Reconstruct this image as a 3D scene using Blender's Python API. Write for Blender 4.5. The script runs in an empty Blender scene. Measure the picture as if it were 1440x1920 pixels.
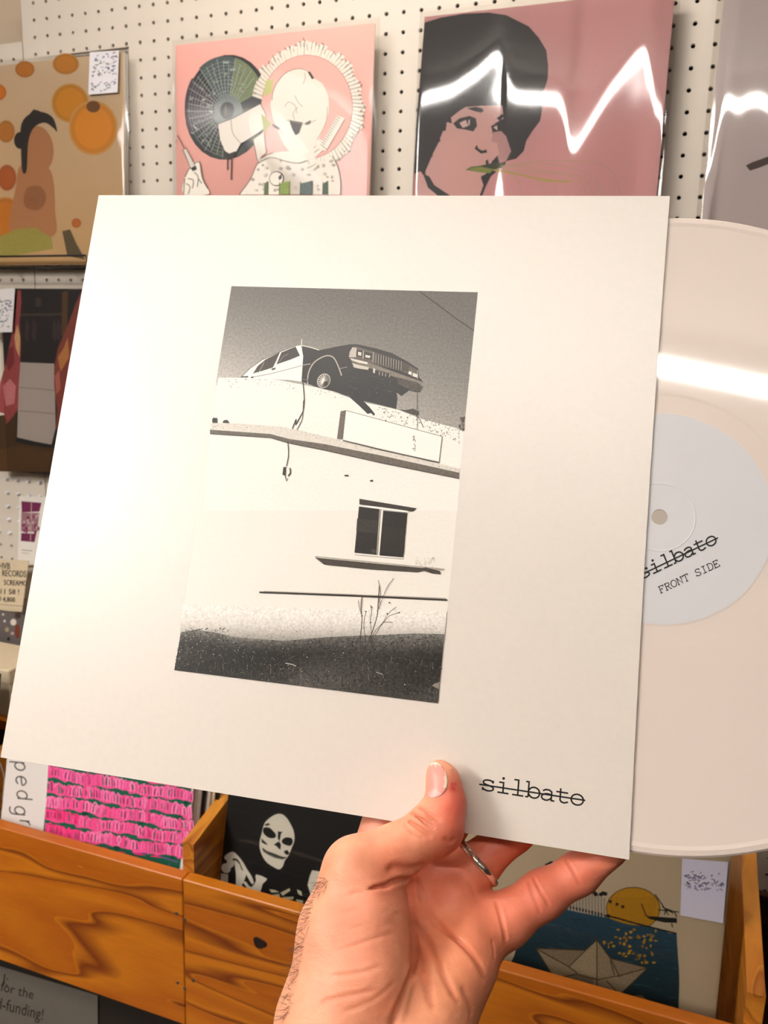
import bpy, math, random
import numpy as np
from mathutils import Matrix, Vector

# ------------------------------------------------------------------ camera
F, CX, CY = 1539.501, 720.0, 960.0
BW = np.array([[0.9380488, 0.34528473, 0.02903282],
               [0.09393636, -0.17275874, -0.98047457],
               [-0.33352722, 0.92246023, -0.19449092]])      # world -> (right, down, forward)
CAM = np.array([0.5423, -1.1686, 1.5023])
scene = bpy.context.scene
COL = scene.collection
cam_data = bpy.data.cameras.new('camera')
cam_data.sensor_fit = 'HORIZONTAL'
cam_data.sensor_width = 36.0
cam_data.lens = F * 36.0 / 1440.0
cam_data.clip_start = 0.01
cam_data.dof.use_dof = True
cam_data.dof.focus_distance = 0.39
cam_data.dof.aperture_fstop = 32.0
cam = bpy.data.objects.new('camera', cam_data)
COL.objects.link(cam)
R = np.c_[BW[0], -BW[1], -BW[2]]
M = Matrix.Identity(4)
for i in range(3):
    for j in range(3):
        M[i][j] = R[i, j]
    M[i][3] = CAM[i]
cam.matrix_world = M
scene.camera = cam

# ------------------------------------------------------------------ light and exposure
scene.view_settings.view_transform = 'Standard'
scene.view_settings.look = 'None'
scene.view_settings.gamma = 1.0
scene.view_settings.use_curve_mapping = False
scene.view_settings.exposure = 1.05
scene.cycles.max_bounces = 7
scene.cycles.diffuse_bounces = 3
scene.cycles.glossy_bounces = 3
scene.cycles.transparent_max_bounces = 10
scene.cycles.use_adaptive_sampling = True
scene.cycles.adaptive_threshold = 0.025
scene.cycles.use_denoising = True
world = bpy.data.worlds.new('world')
scene.world = world
world.use_nodes = True
world.node_tree.nodes['Background'].inputs[0].default_value = (1.0, 0.86, 0.7, 1)
world.node_tree.nodes['Background'].inputs[1].default_value = 0.15
TUBE_POWER = 30.0
TUBE_COLOR = (1.0, 0.945, 0.895)
CEIL = 2.42
# ceiling lights: (centre x, y, length, turn about z in degrees, power factor); the panel is a square diffuser light
TUBES = [(0.35, -1.72, 1.45, -7, 1.0), (0.10, -0.50, 0.60, 0, 1.15)]
PANEL = (-1.0, -2.55, 0.60, 1.80, 14.5)

# ------------------------------------------------------------------ helpers
def lin(c):
    out = []
    for v in c[:3]:
        v = v / 255.0
        out.append(v / 12.92 if v <= 0.04045 else ((v + 0.055) / 1.055) ** 2.4)
    return tuple(out)

def ray(px, py):
    return BW.T @ np.array([(px - CX) / F, (py - CY) / F, 1.0])

def at_y(px, py, y):
    r = ray(px, py)
    return CAM + r * (y - CAM[1]) / r[1]

def tag(o, label=None, cat=None, group=None, kind=None):
    if label: o['label'] = label
    if cat: o['category'] = cat
    if group: o['group'] = group
    if kind: o['kind'] = kind
    return o

def frame_matrix(P0, U, V, N):
    m = Matrix.Identity(4)
    for i in range(3):
        m[i][0], m[i][1], m[i][2], m[i][3] = U[i], V[i], N[i], P0[i]
    return m

def empty(name, matrix=None, loc=None):
    o = bpy.data.objects.new(name, None)
    o.empty_display_size = 0.02
    COL.objects.link(o)
    if matrix is not None: o.matrix_world = matrix
    if loc is not None: o.location = loc
    return o

def link(name, me, mat=None, parent=None, smooth=False):
    o = bpy.data.objects.new(name, me)
    COL.objects.link(o)
    if mat is not None and not me.materials: me.materials.append(mat)
    if parent is not None: o.parent = parent
    if smooth:
        me.polygons.foreach_set('use_smooth', [True] * len(me.polygons))
    return o

class MB:
    def __init__(s): s.v, s.f = [], []
    def add(s, v, f):
        n = len(s.v)
        s.v += [tuple(map(float, p)) for p in v]
        s.f += [tuple(i + n for i in q) for q in f]
        return s
    def box(s, a, b):
        (x0, y0, z0), (x1, y1, z1) = a, b
        return s.add([(x0,y0,z0),(x1,y0,z0),(x1,y1,z0),(x0,y1,z0),(x0,y0,z1),(x1,y0,z1),(x1,y1,z1),(x0,y1,z1)],
              [(0,3,2,1),(4,5,6,7),(0,1,5,4),(1,2,6,5),(2,3,7,6),(3,0,4,7)])
    def bbox(s, a, b, c=0.001):
        """box with chamfered edges (12 edges bevelled)"""
        a, b = np.minimum(a, b).astype(float), np.maximum(a, b).astype(float)
        c = min(c, 0.45 * float((b - a).min()))
        vs, idx = [], {}
        for sx in (0, 1):
            for sy in (0, 1):
                for sz in (0, 1):
                    corner = np.array([(b if q else a)[k] for k, q in enumerate((sx, sy, sz))])
                    inn = np.array([-1 if q else 1 for q in (sx, sy, sz)]) * c
                    for ax in range(3):
                        p = corner + inn; p[ax] = corner[ax]
                        idx[(sx, sy, sz, ax)] = len(vs); vs.append(tuple(p))
        f = []
        for ax in range(3):
            o1, o2 = [k for k in range(3) if k != ax]
            for sv in (0, 1):
                q = []
                for (p, r) in ((0, 0), (1, 0), (1, 1), (0, 1)):
                    key = [0, 0, 0]; key[ax] = sv; key[o1] = p; key[o2] = r
                    q.append(idx[tuple(key) + (ax,)])
                f.append(tuple(q))
            for p in (0, 1):
                for r in (0, 1):
                    k0 = [0, 0, 0]; k0[o1] = p; k0[o2] = r; k0[ax] = 0
                    k1 = list(k0); k1[ax] = 1
                    f.append((idx[tuple(k0) + (o1,)], idx[tuple(k1) + (o1,)], idx[tuple(k1) + (o2,)], idx[tuple(k0) + (o2,)]))
        for sx in (0, 1):
            for sy in (0, 1):
                for sz in (0, 1):
                    f.append(tuple(idx[(sx, sy, sz, ax)] for ax in range(3)))
        return s.add(vs, f)
    def tube(s, pts, r, n=8, cap=True):
        pts = [np.array(p, float) for p in pts]
        rs = r if hasattr(r, '__len__') else [r] * len(pts)
        rings, up = [], None
        for i, p in enumerate(pts):
            t = pts[min(i + 1, len(pts) - 1)] - pts[max(i - 1, 0)]
            t /= np.linalg.norm(t) + 1e-12
            if up is None:
                up = np.array([0, 0, 1.0]) if abs(t[2]) < .9 else np.array([1.0, 0, 0])
            a = np.cross(t, up); a /= np.linalg.norm(a) + 1e-12
            b = np.cross(a, t); up = b
            rings.append([p + rs[i] * (math.cos(2*math.pi*k/n) * a + math.sin(2*math.pi*k/n) * b) for k in range(n)])
        v = [q for rg in rings for q in rg]
        f = [(i*n+k, i*n+(k+1) % n, (i+1)*n+(k+1) % n, (i+1)*n+k) for i in range(len(pts)-1) for k in range(n)]
        if cap:
            f += [tuple(range(n))[::-1], tuple(range((len(pts)-1)*n, len(pts)*n))]
        return s.add(v, f)
    def mesh(s, name):
        me = bpy.data.meshes.new(name)
        me.from_pydata(s.v, [], s.f); me.update()
        return me
    def build(s, name, mat, parent=None, smooth=False):
        me = s.mesh(name)
        bm_fix_normals(me)
        return link(name, me, mat, parent, smooth)

import bmesh
def bm_fix_normals(me):
    bm = bmesh.new(); bm.from_mesh(me)
    bmesh.ops.recalc_face_normals(bm, faces=bm.faces)
    bm.to_mesh(me); bm.free()

def catmull(pts, n=6, closed=False):
    P = [np.array(p, float) for p in pts]
    if len(P) < 3: return P
    out, m = [], len(P)
    rng = range(m) if closed else range(m - 1)
    for i in rng:
        if closed:
            p0, p1, p2, p3 = P[i-1], P[i], P[(i+1) % m], P[(i+2) % m]
        else:
            p0, p1, p2, p3 = P[max(i-1, 0)], P[i], P[i+1], P[min(i+2, m-1)]
        for k in range(n):
            t = k / n
            out.append(0.5*((2*p1)+(-p0+p2)*t+(2*p0-5*p1+4*p2-p3)*t*t+(-p0+3*p1-3*p2+p3)*t**3))
    if not closed: out.append(P[-1])
    return out

# ------------------------------------------------------------------ materials
MATS = {}
def nodes_of(name):
    m = bpy.data.materials.new(name); m.use_nodes = True
    nt = m.node_tree
    return m, nt, nt.nodes['Principled BSDF'], lambda t: nt.nodes.new('ShaderNode' + t), nt.links.new

def plain(name, rgb, rough=0.5, metal=0.0, noise=0.0, nscale=40.0, bump=0.0, bscale=300.0, spec=0.5, coat=0.0):
    m, nt, bs, N, L = nodes_of(name)
    c = lin(rgb)
    bs.inputs['Base Color'].default_value = (*c, 1)
    bs.inputs['Roughness'].default_value = rough
    bs.inputs['Metallic'].default_value = metal
    bs.inputs['Specular IOR Level'].default_value = spec
    bs.inputs['Coat Weight'].default_value = coat
    tc = N('TexCoord')
    if noise:
        nz = N('TexNoise'); nz.inputs['Scale'].default_value = nscale; nz.inputs['Detail'].default_value = 4
        L(tc.outputs['Object'], nz.inputs['Vector'])
        mx = N('MixRGB'); mx.blend_type = 'MULTIPLY'; mx.inputs['Fac'].default_value = 1
        rp = N('ValToRGB'); rp.color_ramp.elements[0].color = (1-noise,)*3 + (1,); rp.color_ramp.elements[1].color = (1+noise*.3,)*3 + (1,)
        rp.color_ramp.elements[0].position = .3; rp.color_ramp.elements[1].position = .7
        L(nz.outputs['Fac'], rp.inputs['Fac']); mx.inputs['Color1'].default_value = (*c, 1)
        L(rp.outputs['Color'], mx.inputs['Color2']); L(mx.outputs['Color'], bs.inputs['Base Color'])
    if bump:
        nb = N('TexNoise'); nb.inputs['Scale'].default_value = bscale; nb.inputs['Detail'].default_value = 3
        L(tc.outputs['Object'], nb.inputs['Vector'])
        bp = N('Bump'); bp.inputs['Strength'].default_value = bump; bp.inputs['Distance'].default_value = 0.001
        L(nb.outputs['Fac'], bp.inputs['Height']); L(bp.outputs['Normal'], bs.inputs['Normal'])
    MATS[name] = m
    return m

def print_mat(name, rough=0.5, gscale=900.0, spec=0.4, bump=0.0, bscale=1500.0, coat=0.0):
    """ink on paper: colour from the artwork's colour attribute, alpha = strength of the printed grain"""
    m, nt, bs, N, L = nodes_of(name)
    at = N('Attribute'); at.attribute_name = 'ink'
    tc = N('TexCoord')
    nz = N('TexNoise'); nz.inputs['Scale'].default_value = gscale; nz.inputs['Detail'].default_value = 3; nz.inputs['Roughness'].default_value = .7
    L(tc.outputs['Object'], nz.inputs['Vector'])
    sub = N('Math'); sub.operation = 'SUBTRACT'; sub.inputs[1].default_value = .5; L(nz.outputs['Fac'], sub.inputs[0])
    mul = N('Math'); mul.operation = 'MULTIPLY'; L(sub.outputs[0], mul.inputs[0]); L(at.outputs['Alpha'], mul.inputs[1])
    ad = N('Math'); ad.operation = 'MULTIPLY_ADD'; ad.inputs[1].default_value = 4.0; ad.inputs[2].default_value = 1.0; L(mul.outputs[0], ad.inputs[0])
    mx = N('VectorMath'); mx.operation = 'SCALE'; L(at.outputs['Color'], mx.inputs[0]); L(ad.outputs[0], mx.inputs['Scale'])
    cl = N('VectorMath'); cl.operation = 'MAXIMUM'; cl.inputs[1].default_value = (.008, .008, .008); L(mx.outputs[0], cl.inputs[0])
    cm = N('VectorMath'); cm.operation = 'MINIMUM'; cm.inputs[1].default_value = (.9, .9, .9); L(cl.outputs[0], cm.inputs[0])
    L(cm.outputs[0], bs.inputs['Base Color'])
    bs.inputs['Roughness'].default_value = rough; bs.inputs['Specular IOR Level'].default_value = spec
    bs.inputs['Coat Weight'].default_value = coat; bs.inputs['Coat Roughness'].default_value = .15
    if bump:
        nb = N('TexNoise'); nb.inputs['Scale'].default_value = bscale; nb.inputs['Detail'].default_value = 2
        L(tc.outputs['Object'], nb.inputs['Vector'])
        bp = N('Bump'); bp.inputs['Strength'].default_value = bump; bp.inputs['Distance'].default_value = .0004
        L(nb.outputs['Fac'], bp.inputs['Height']); L(bp.outputs['Normal'], bs.inputs['Normal'])
    MATS[name] = m
    return m

def film_mat(key='film', ior=1.38, rough=.06):
    m, nt, bs, N, L = nodes_of('clear_' + key)
    out = nt.nodes['Material Output']
    tr = N('BsdfTransparent'); tr.inputs[0].default_value = (.97, .96, .95, 1)
    gl = N('BsdfGlossy'); gl.inputs['Roughness'].default_value = rough
    fr = N('Fresnel'); fr.inputs['IOR'].default_value = ior
    mx = N('MixShader')
    L(fr.outputs[0], mx.inputs[0]); L(tr.outputs[0], mx.inputs[1]); L(gl.outputs[0], mx.inputs[2])
    L(mx.outputs[0], out.inputs['Surface'])
    MATS[key] = m

def wood_mat(name, c0, c1, c2, axis='x', scale=1.0, rough=.38):
    m, nt, bs, N, L = nodes_of(name)
    tc = N('TexCoord')
    mp = N('Mapping'); L(tc.outputs['Object'], mp.inputs['Vector'])
    mp.inputs['Scale'].default_value = {'x': (.9, 5.5, 5.5), 'y': (5.5, .9, 5.5), 'z': (5.5, 5.5, .9)}[axis]
    n1 = N('TexNoise'); n1.inputs['Scale'].default_value = 1.6 * scale; n1.inputs['Detail'].default_value = 2; n1.inputs['Distortion'].default_value = .6
    L(mp.outputs[0], n1.inputs['Vector'])
    ml = N('Math'); ml.operation = 'MULTIPLY'; ml.inputs[1].default_value = 6.0; L(n1.outputs['Fac'], ml.inputs[0])
    fr = N('Math'); fr.operation = 'FRACT'; L(ml.outputs[0], fr.inputs[0])
    r1 = N('ValToRGB'); e = r1.color_ramp.elements
    e[0].position = 0; e[0].color = (*lin(c1), 1); e[1].position = 1; e[1].color = (*lin(c0), 1)
    x = e.new(.72); x.color = (*lin(c0), 1)
    x = e.new(.93); x.color = (*lin(c2), 1)
    L(fr.outputs[0], r1.inputs['Fac'])
    n2 = N('TexNoise'); n2.inputs['Scale'].default_value = 30; n2.inputs['Detail'].default_value = 5; L(mp.outputs[0], n2.inputs['Vector'])
    r2 = N('ValToRGB'); r2.color_ramp.elements[0].color = (.72, .70, .66, 1); r2.color_ramp.elements[1].color = (1.05, 1.04, 1.02, 1)
    L(n2.outputs['Fac'], r2.inputs['Fac'])
    mx = N('MixRGB'); mx.blend_type = 'MULTIPLY'; mx.inputs[0].default_value = 1
    L(r1.outputs[0], mx.inputs[1]); L(r2.outputs[0], mx.inputs[2]); L(mx.outputs[0], bs.inputs['Base Color'])
    bs.inputs['Roughness'].default_value = rough
    bp = N('Bump'); bp.inputs['Strength'].default_value = .12; bp.inputs['Distance'].default_value = .001
    L(n2.outputs['Fac'], bp.inputs['Height']); L(bp.outputs[0], bs.inputs['Normal'])
    MATS[name] = m
    return m

plain('paint_white', (232, 226, 214), .55, noise=.05, nscale=3)
plain('pegboard', (214, 203, 188), .5, noise=.04, nscale=6, bump=.05)
plain('wall_paint', (196, 176, 150), .7, noise=.06, nscale=4)
plain('ceiling_paint', (226, 220, 208), .8)
plain('floor_vinyl', (70, 58, 48), .5, noise=.15, nscale=5)
plain('room_wall', (104, 90, 76), .8, noise=.1, nscale=2)
plain('sleeve_paper', (226, 217, 206), .36, noise=.02, nscale=300, bump=.08, bscale=2200, spec=1.0)
plain('card_edge', (190, 172, 148), .7)
plain('paper_white', (228, 222, 212), .6, noise=.03, nscale=80)
plain('paper_cream', (214, 196, 164), .65, noise=.05, nscale=60)
plain('vinyl_white', (224, 210, 199), .05, spec=.5)
plain('label_paper', (208, 207, 208), .5, bump=.05, bscale=2500)
plain('ink_black', (16, 14, 14), .5)
plain('black_metal', (18, 17, 17), .4, metal=.4)
plain('silver', (222, 218, 212), .2, metal=1.0, bump=.25, bscale=380)
plain('steel', (160, 155, 148), .3, metal=1.0)
plain('black_card', (16, 15, 16), .45)
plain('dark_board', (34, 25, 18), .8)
plain('hole_shade', (10, 9, 8), .9)  # black stands in for the shade inside the peg holes
plain('paper_shaded', (112, 105, 95), .7, noise=.06, nscale=50)  # white card darkened: the shade under the bin is in its colour
plain('fixture_white', (235, 232, 225), .5)
plain('peg_white', (236, 238, 244), .25)
plain('hair_dark', (30, 20, 14), .5)
wood_mat('pine', (214, 126, 22), (188, 98, 12), (130, 56, 6), 'x', 1.0)
wood_mat('pine_end', (224, 148, 52), (202, 120, 34), (164, 88, 20), 'y', 1.4)
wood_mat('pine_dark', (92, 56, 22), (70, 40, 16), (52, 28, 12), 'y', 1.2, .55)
print_mat('print_photo', .36, 800, spec=.45, bump=.10, bscale=2200)
print_mat('print_cover', .45, 500)
film_mat()
film_mat('film_gloss', 1.62, .045)
film_mat('film_soft', 1.26, .09)
m, nt, bs, N, L = nodes_of('tube_glow')
em = N('Emission'); em.inputs[0].default_value = (*TUBE_COLOR, 1); em.inputs[1].default_value = TUBE_POWER
L(em.outputs[0], nt.nodes['Material Output'].inputs['Surface']); MATS['tube_glow'] = m

# ------------------------------------------------------------------ flat artwork painter
class Art:
    """prints drawn as thin ink layers on a plane (P0, U right, V up, N towards the viewer)"""
    def __init__(s, P0, U, V, N, step=5e-6, base=1e-4):
        s.P0, s.U, s.V, s.N = map(lambda a: np.array(a, float), (P0, U, V, N))
        s.step, s.base, s.k = step, base, 0
        s.gam = 1.0                      # ink density of the print
        s.v, s.f, s.c = [], [], []
    def ink(s, c):
        return lin(tuple(245.0*(max(v, 0)/245.0)**s.gam for v in c[:3]))
    def loc(s, p):
        r = ray(p[0], p[1])
        X = CAM + r * (((s.P0 - CAM) @ s.N) / (r @ s.N))
        d = X - s.P0
        return d @ s.U, d @ s.V
    def poly(s, pts, col, g=0.0, smooth=0, local=False, new=True, cols=None):
        if smooth: pts = catmull(pts, smooth, True)
        if new: s.k += 1
        q = [tuple(p) if local else s.loc(p) for p in pts]
        n = len(s.v); z = s.base + s.k * s.step
        s.v += [(a, b, z) for a, b in q]
        s.f.append(tuple(range(n, n + len(q))))
        if cols is not None: s.c += [(*s.ink(c), g) for c in cols]
        else:
            c = s.ink(col); s.c += [(*c, g)] * len(q)
        return s
    def grid(s, quad, fn, nx=12, ny=12, g=0.0, local=False):
        """bilinear quad tl,tr,br,bl; fn(u,v) -> rgb"""
        s.k += 1
        tl, tr, br, bl = [np.array(p, float) for p in quad]
        n = len(s.v); z = s.base + s.k * s.step
        for j in range(ny + 1):
            for i in range(nx + 1):
                u, v = i / nx, j / ny
                p = (1-v)*((1-u)*tl+u*tr)+v*((1-u)*bl+u*br)
                a, b = tuple(p) if local else s.loc(p)
                s.v.append((a, b, z)); s.c.append((*s.ink(fn(u, v)), g))
        for j in range(ny):
            for i in range(nx):
                a = n + j*(nx+1) + i
                s.f.append((a, a+nx+1, a+nx+2, a+1))
        return s
    def ell(s, cx, cy, rx, ry, col, rot=0.0, g=0.0, n=28, a0=0, a1=360, new=True):
        ro = math.radians(rot); pts = []
        full = abs(a1 - a0) >= 360
        for i in range(n if full else n + 1):
            t = math.radians(a0 + (a1 - a0) * i / n)
            x, y = rx*math.cos(t), ry*math.sin(t)
            pts.append((cx + x*math.cos(ro) - y*math.sin(ro), cy + x*math.sin(ro) + y*math.cos(ro)))
        return s.poly(pts, col, g, new=new)
    def line(s, pts, w, col, g=0.0, smooth=0, new=True, taper=False, closed=False):
        if smooth: pts = catmull(pts, smooth, closed)
        P = [np.array(p, float) for p in pts]
        if closed: P = P + [P[0], P[1]]
        if new: s.k += 1
        L_, R_ = [], []
        n = len(P)
        for i in range(n):
            a = P[i] - P[i-1] if i > 0 else P[1] - P[0]
            b = P[i+1] - P[i] if i < n-1 else P[-1] - P[-2]
            a = a / (np.linalg.norm(a) + 1e-9); b = b / (np.linalg.norm(b) + 1e-9)
            t = a + b; nt_ = np.linalg.norm(t)
            t = t / nt_ if nt_ > .3 else b
            nn = np.array([-t[1], t[0]])
            co = max(.55, float(nn @ np.array([-b[1], b[0]])))
            h = w / 2 / co
            if taper: h *= 1 - .85 * i / (n - 1)
            L_.append(P[i] + nn*h); R_.append(P[i] - nn*h)
        k = len(s.v); z = s.base + s.k * s.step; c = (*s.ink(col), g)
        for p, q in zip(L_, R_):
            for e in (p, q):
                a, b = s.loc(e); s.v.append((a, b, z)); s.c.append(c)
        s.f += [(k+2*i, k+2*i+1, k+2*i+3, k+2*i+2) for i in range(n-1)]
        return s
    def specks(s, polyfn, n, size, cols, seed=1, asp=(1, 1), g=0.0):
        rnd = random.Random(seed); s.k += 1
        for _ in range(n):
            x, y = polyfn(rnd)
            a = size * (.4 + rnd.random()); bb = a * asp[1] / asp[0] * (.6 + .8*rnd.random())
            t = rnd.random() * .8 - .4
            pts = []
            for q in range(5):
                an = 2*math.pi*q/5 + t
                pts.append((x + a*math.cos(an)*(.7+.5*rnd.random()), y + bb*math.sin(an)*(.7+.5*rnd.random())))
            s.poly(pts, rnd.choice(cols), g, new=False)
        return s
    def build(s, name, mat, parent=None):
        me = bpy.data.meshes.new(name)
        me.from_pydata(s.v, [], s.f); me.update()
        at = me.color_attributes.new('ink', 'FLOAT_COLOR', 'POINT')
        at.data.foreach_set('color', np.array(s.c, dtype=np.float32).ravel())
        # faces must look towards +N
        bm = bmesh.new(); bm.from_mesh(me); bm.normal_update()
        fl = [f for f in bm.faces if f.normal.z < 0]
        if fl: bmesh.ops.reverse_faces(bm, faces=fl)
        bm.to_mesh(me); bm.free()
        return link(name, me, mat, parent)

def crop(ox, oy, sc):
    return lambda *p: [(ox + x*sc, oy + y*sc) for x, y in p]

GL = {
 's': [[(.8,.82),(.62,.97),(.35,.97),(.17,.85),(.17,.66),(.35,.55),(.62,.47),(.82,.34),(.82,.15),(.62,.02),(.35,.02),(.13,.16)], [(.8,1.0),(.8,.74)], [(.13,.0),(.13,.28)]],
 'i': [[(.2,.97),(.5,.97),(.5,.03)], [(.12,.03),(.88,.03)], 'dot'],
 'l': [[(.2,1.42),(.5,1.42),(.5,.03)], [(.12,.03),(.88,.03)]],
 'b': [[(.0,1.42),(.2,1.42),(.2,.03)], [(.0,.03),(.2,.03)], [(.2,.62),(.36,.9),(.6,.99),(.85,.85),(.96,.5),(.85,.15),(.6,.01),(.36,.1),(.2,.38)]],
 'a': [[(.16,.82),(.35,.97),(.6,.97),(.76,.82),(.76,.03),(.98,.03)], [(.76,.55),(.5,.6),(.25,.53),(.1,.32),(.18,.08),(.42,.0),(.62,.1),(.76,.28)]],
 't': [[(.35,1.3),(.35,.22),(.45,.06),(.65,.01),(.9,.14)], [(.06,.95),(.86,.95)]],
 'o': [[(.5+.41*math.cos(k*math.pi/8), .5+.49*math.sin(k*math.pi/8)) for k in range(17)]],
 'F': [[(.25,0),(.25,1)], [(.08,1),(.85,1),(.85,.74)], [(.08,0),(.48,0)], [(.25,.52),(.6,.52)], [(.6,.64),(.6,.4)]],
 'R': [[(.22,0),(.22,1)], [(.05,1),(.6,1),(.8,.88),(.8,.65),(.6,.52),(.22,.52)], [(.5,.52),(.82,0),(1.0,0)], [(.05,0),(.4,0)]],
 'O': [[(.5+.42*math.cos(k*math.pi/8), .5+.5*math.sin(k*math.pi/8)) for k in range(17)]],
 'N': [[(.05,0),(.32,0)], [(.18,0),(.18,1)], [(.03,1),(.18,1),(.8,0),(.8,1)], [(.65,1),(.97,1)]],
 'T': [[(.1,.75),(.1,1),(.9,1),(.9,.75)], [(.5,1),(.5,0)], [(.3,0),(.7,0)]],
 'S': [[(.8,.82),(.62,.98),(.35,.98),(.17,.85),(.17,.66),(.35,.55),(.62,.47),(.82,.34),(.82,.15),(.62,.02),(.35,.02),(.13,.16)], [(.8,1.0),(.8,.76)], [(.13,.0),(.13,.26)]],
 'I': [[(.5,0),(.5,1)], [(.2,0),(.8,0)], [(.2,1),(.8,1)]],
 'D': [[(.2,0),(.2,1)], [(.05,1),(.5,1),(.8,.85),(.9,.5),(.8,.15),(.5,0),(.05,0)]],
 'E': [[(.2,0),(.2,1)], [(.05,1),(.82,1),(.82,.76)], [(.05,0),(.88,0),(.88,.26)], [(.2,.52),(.6,.52)], [(.6,.64),(.6,.4)]],
 # thin sans letters
 'p_': [[(.15,-.5),(.15,1)], [(.15,.7),(.4,.98),(.75,.9),(.92,.5),(.75,.1),(.4,.02),(.15,.3)]],
 'e_': [[(.1,.55),(.9,.55),(.8,.85),(.5,1),(.2,.85),(.08,.5),(.2,.15),(.5,0),(.85,.15)]],
 'd_': [[(.85,1.5),(.85,0)], [(.85,.7),(.6,.98),(.25,.9),(.08,.5),(.25,.1),(.6,.02),(.85,.3)]],
 'g_': [[(.85,1),(.85,-.2),(.7,-.45),(.4,-.5),(.15,-.38)], [(.85,.7),(.6,.98),(.25,.9),(.08,.5),(.25,.1),(.6,.02),(.85,.3)]],
 'r_': [[(.2,1),(.2,0)], [(.2,.6),(.35,.9),(.6,1)]],
 'a_': [[(.85,1),(.85,0)], [(.85,.7),(.6,.98),(.25,.9),(.08,.5),(.25,.1),(.6,.02),(.85,.3)]],
}
def letters(art, glyphs, origin, adv, up, w, col, cell=None):
    """origin px of the first cell's baseline start; adv px per cell; up px per x-height"""
    o, a, u = (np.array(q, float) for q in (origin, adv, up))
    for i, gname in enumerate(glyphs):
        if gname == ' ': continue
        b = o + a * i
        for st in GL[gname]:
            if st == 'dot':
                c = b + a*.48 + u*1.36; r = w*.85
                art.ell(c[0], c[1], r, r, col, n=12, new=False); continue
            pts = [b + a*x + u*y for x, y in st]
            if len(st) > 6 or gname.endswith('_') and len(st) > 3: pts = catmull(pts, 4)
            art.line(pts, w, col, new=False)

_font_cache = {}
def hand_text(art, txt, org, adv, up, col):
    """text in the built-in font laid on the art plane; org px baseline, adv/up px vectors per em"""
    if txt not in _font_cache:
        cu = bpy.data.curves.new('t', 'FONT'); cu.body = txt; cu.resolution_u = 2
        ob = bpy.data.objects.new('t', cu); COL.objects.link(ob)
        dg = bpy.context.evaluated_depsgraph_get()
        me = ob.evaluated_get(dg).to_mesh()
        vs = [tuple(v.co[:2]) for v in me.vertices]; fs = [tuple(p.vertices) for p in me.polygons]
        ob.evaluated_get(dg).to_mesh_clear()
        bpy.data.objects.remove(ob); bpy.data.curves.remove(cu)
        _font_cache[txt] = (vs, fs)
    vs, fs = _font_cache[txt]
    art.k += 1
    n = len(art.v); z = art.base + art.k*art.step; c = (*lin(col), 0)
    o, a, u = (np.array(q, float) for q in (org, adv, up))
    for x, y in vs:
        p = o + a*x + u*y
        aa, bb = art.loc(p); art.v.append((aa, bb, z)); art.c.append(c)
    art.f += [tuple(i + n for i in q) for q in fs]

# ================================================================== the room
def quad_struct(name, pts, mat):
    o = MB().add(pts, [(0, 1, 2, 3)])
    me = o.mesh(name)
    ob = link(name, me, MATS[mat])
    ob['kind'] = 'structure'
    return ob
X0, X1, Y0, Y1 = -2.6, 3.2, -4.2, 0.045
def slab(name, a, b, mat):
    o = MB().box(a, b).build(name, MATS[mat]); o['kind'] = 'structure'; return o
slab('floor', (X0, Y0, -.05), (X1, Y1 + .1, 0), 'floor_vinyl')
slab('ceiling', (X0, Y0, CEIL + .03), (X1, Y1 + .1, CEIL + .08), 'ceiling_paint')
slab('wall_back', (X0, Y1, 0), (X1, Y1 + .1, CEIL + .03), 'wall_paint')
slab('wall_front', (X0, Y0 - .1, 0), (X1, Y0, CEIL + .03), 'room_wall')
slab('wall_left', (X0 - .1, Y0, 0), (X0, Y1 + .1, CEIL + .03), 'room_wall')
slab('wall_right', (X1, Y0, 0), (X1 + .1, Y1 + .1, CEIL + .03), 'room_wall')

def tube_lamp(x, y, length, turn, k, label):
    r = empty('ceiling_lamp', loc=(x, y, CEIL + .03)); r.rotation_euler.z = math.radians(turn)
    tag(r, label, 'lamp', 'ceiling tube lamps above the camera')
    MB().bbox((-length/2-.03, -.024, -.05), (length/2+.03, .024, 0), .006).build('housing', MATS['fixture_white'], r)
    for sx in (-1, 1):
        MB().bbox((sx*length/2-.012, -.02, -.085), (sx*length/2+.012, .02, -.05), .004).build('end_cap', MATS['fixture_white'], r)
    pts = [(-length/2+.012, 0, -.066), (length/2-.012, 0, -.066)]
    mat = MATS['tube_glow']
    if k != 1.0:
        mat = MATS['tube_glow'].copy(); mat.node_tree.nodes['Emission'].inputs[1].default_value = TUBE_POWER * k
    MB().tube(pts, .016, 16).build('glass_tube', mat, r, True)
LAMP_LABELS = ['long ceiling tube lamp running parallel to the pegboard wall behind the camera', 'short ceiling tube lamp close to the pegboard wall']
for (x, y, ln, tn, k), lb in zip(TUBES, LAMP_LABELS): tube_lamp(x, y, ln, tn, k, lb)
def panel_lamp(x, y, w, l, k, label):
    r = empty('ceiling_panel', loc=(x, y, CEIL + .03)); tag(r, label, 'lamp')
    mat = MATS['tube_glow'].copy(); mat.node_tree.nodes['Emission'].inputs[1].default_value = k
    MB().box((-w/2, -l/2, -.035), (w/2, l/2, -.03)).build('diffuser', mat, r)
    for a, b in (((-w/2-.03, -l/2-.03), (w/2+.03, -l/2)), ((-w/2-.03, l/2), (w/2+.03, l/2+.03)), ((-w/2-.03, -l/2), (-w/2, l/2)), ((w/2, -l/2), (w/2+.03, l/2))):
        MB().box((*a, -.04), (*b, 0)).build('frame', MATS['fixture_white'], r)
panel_lamp(*PANEL, 'wide ceiling light panel further back on the left')

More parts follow.
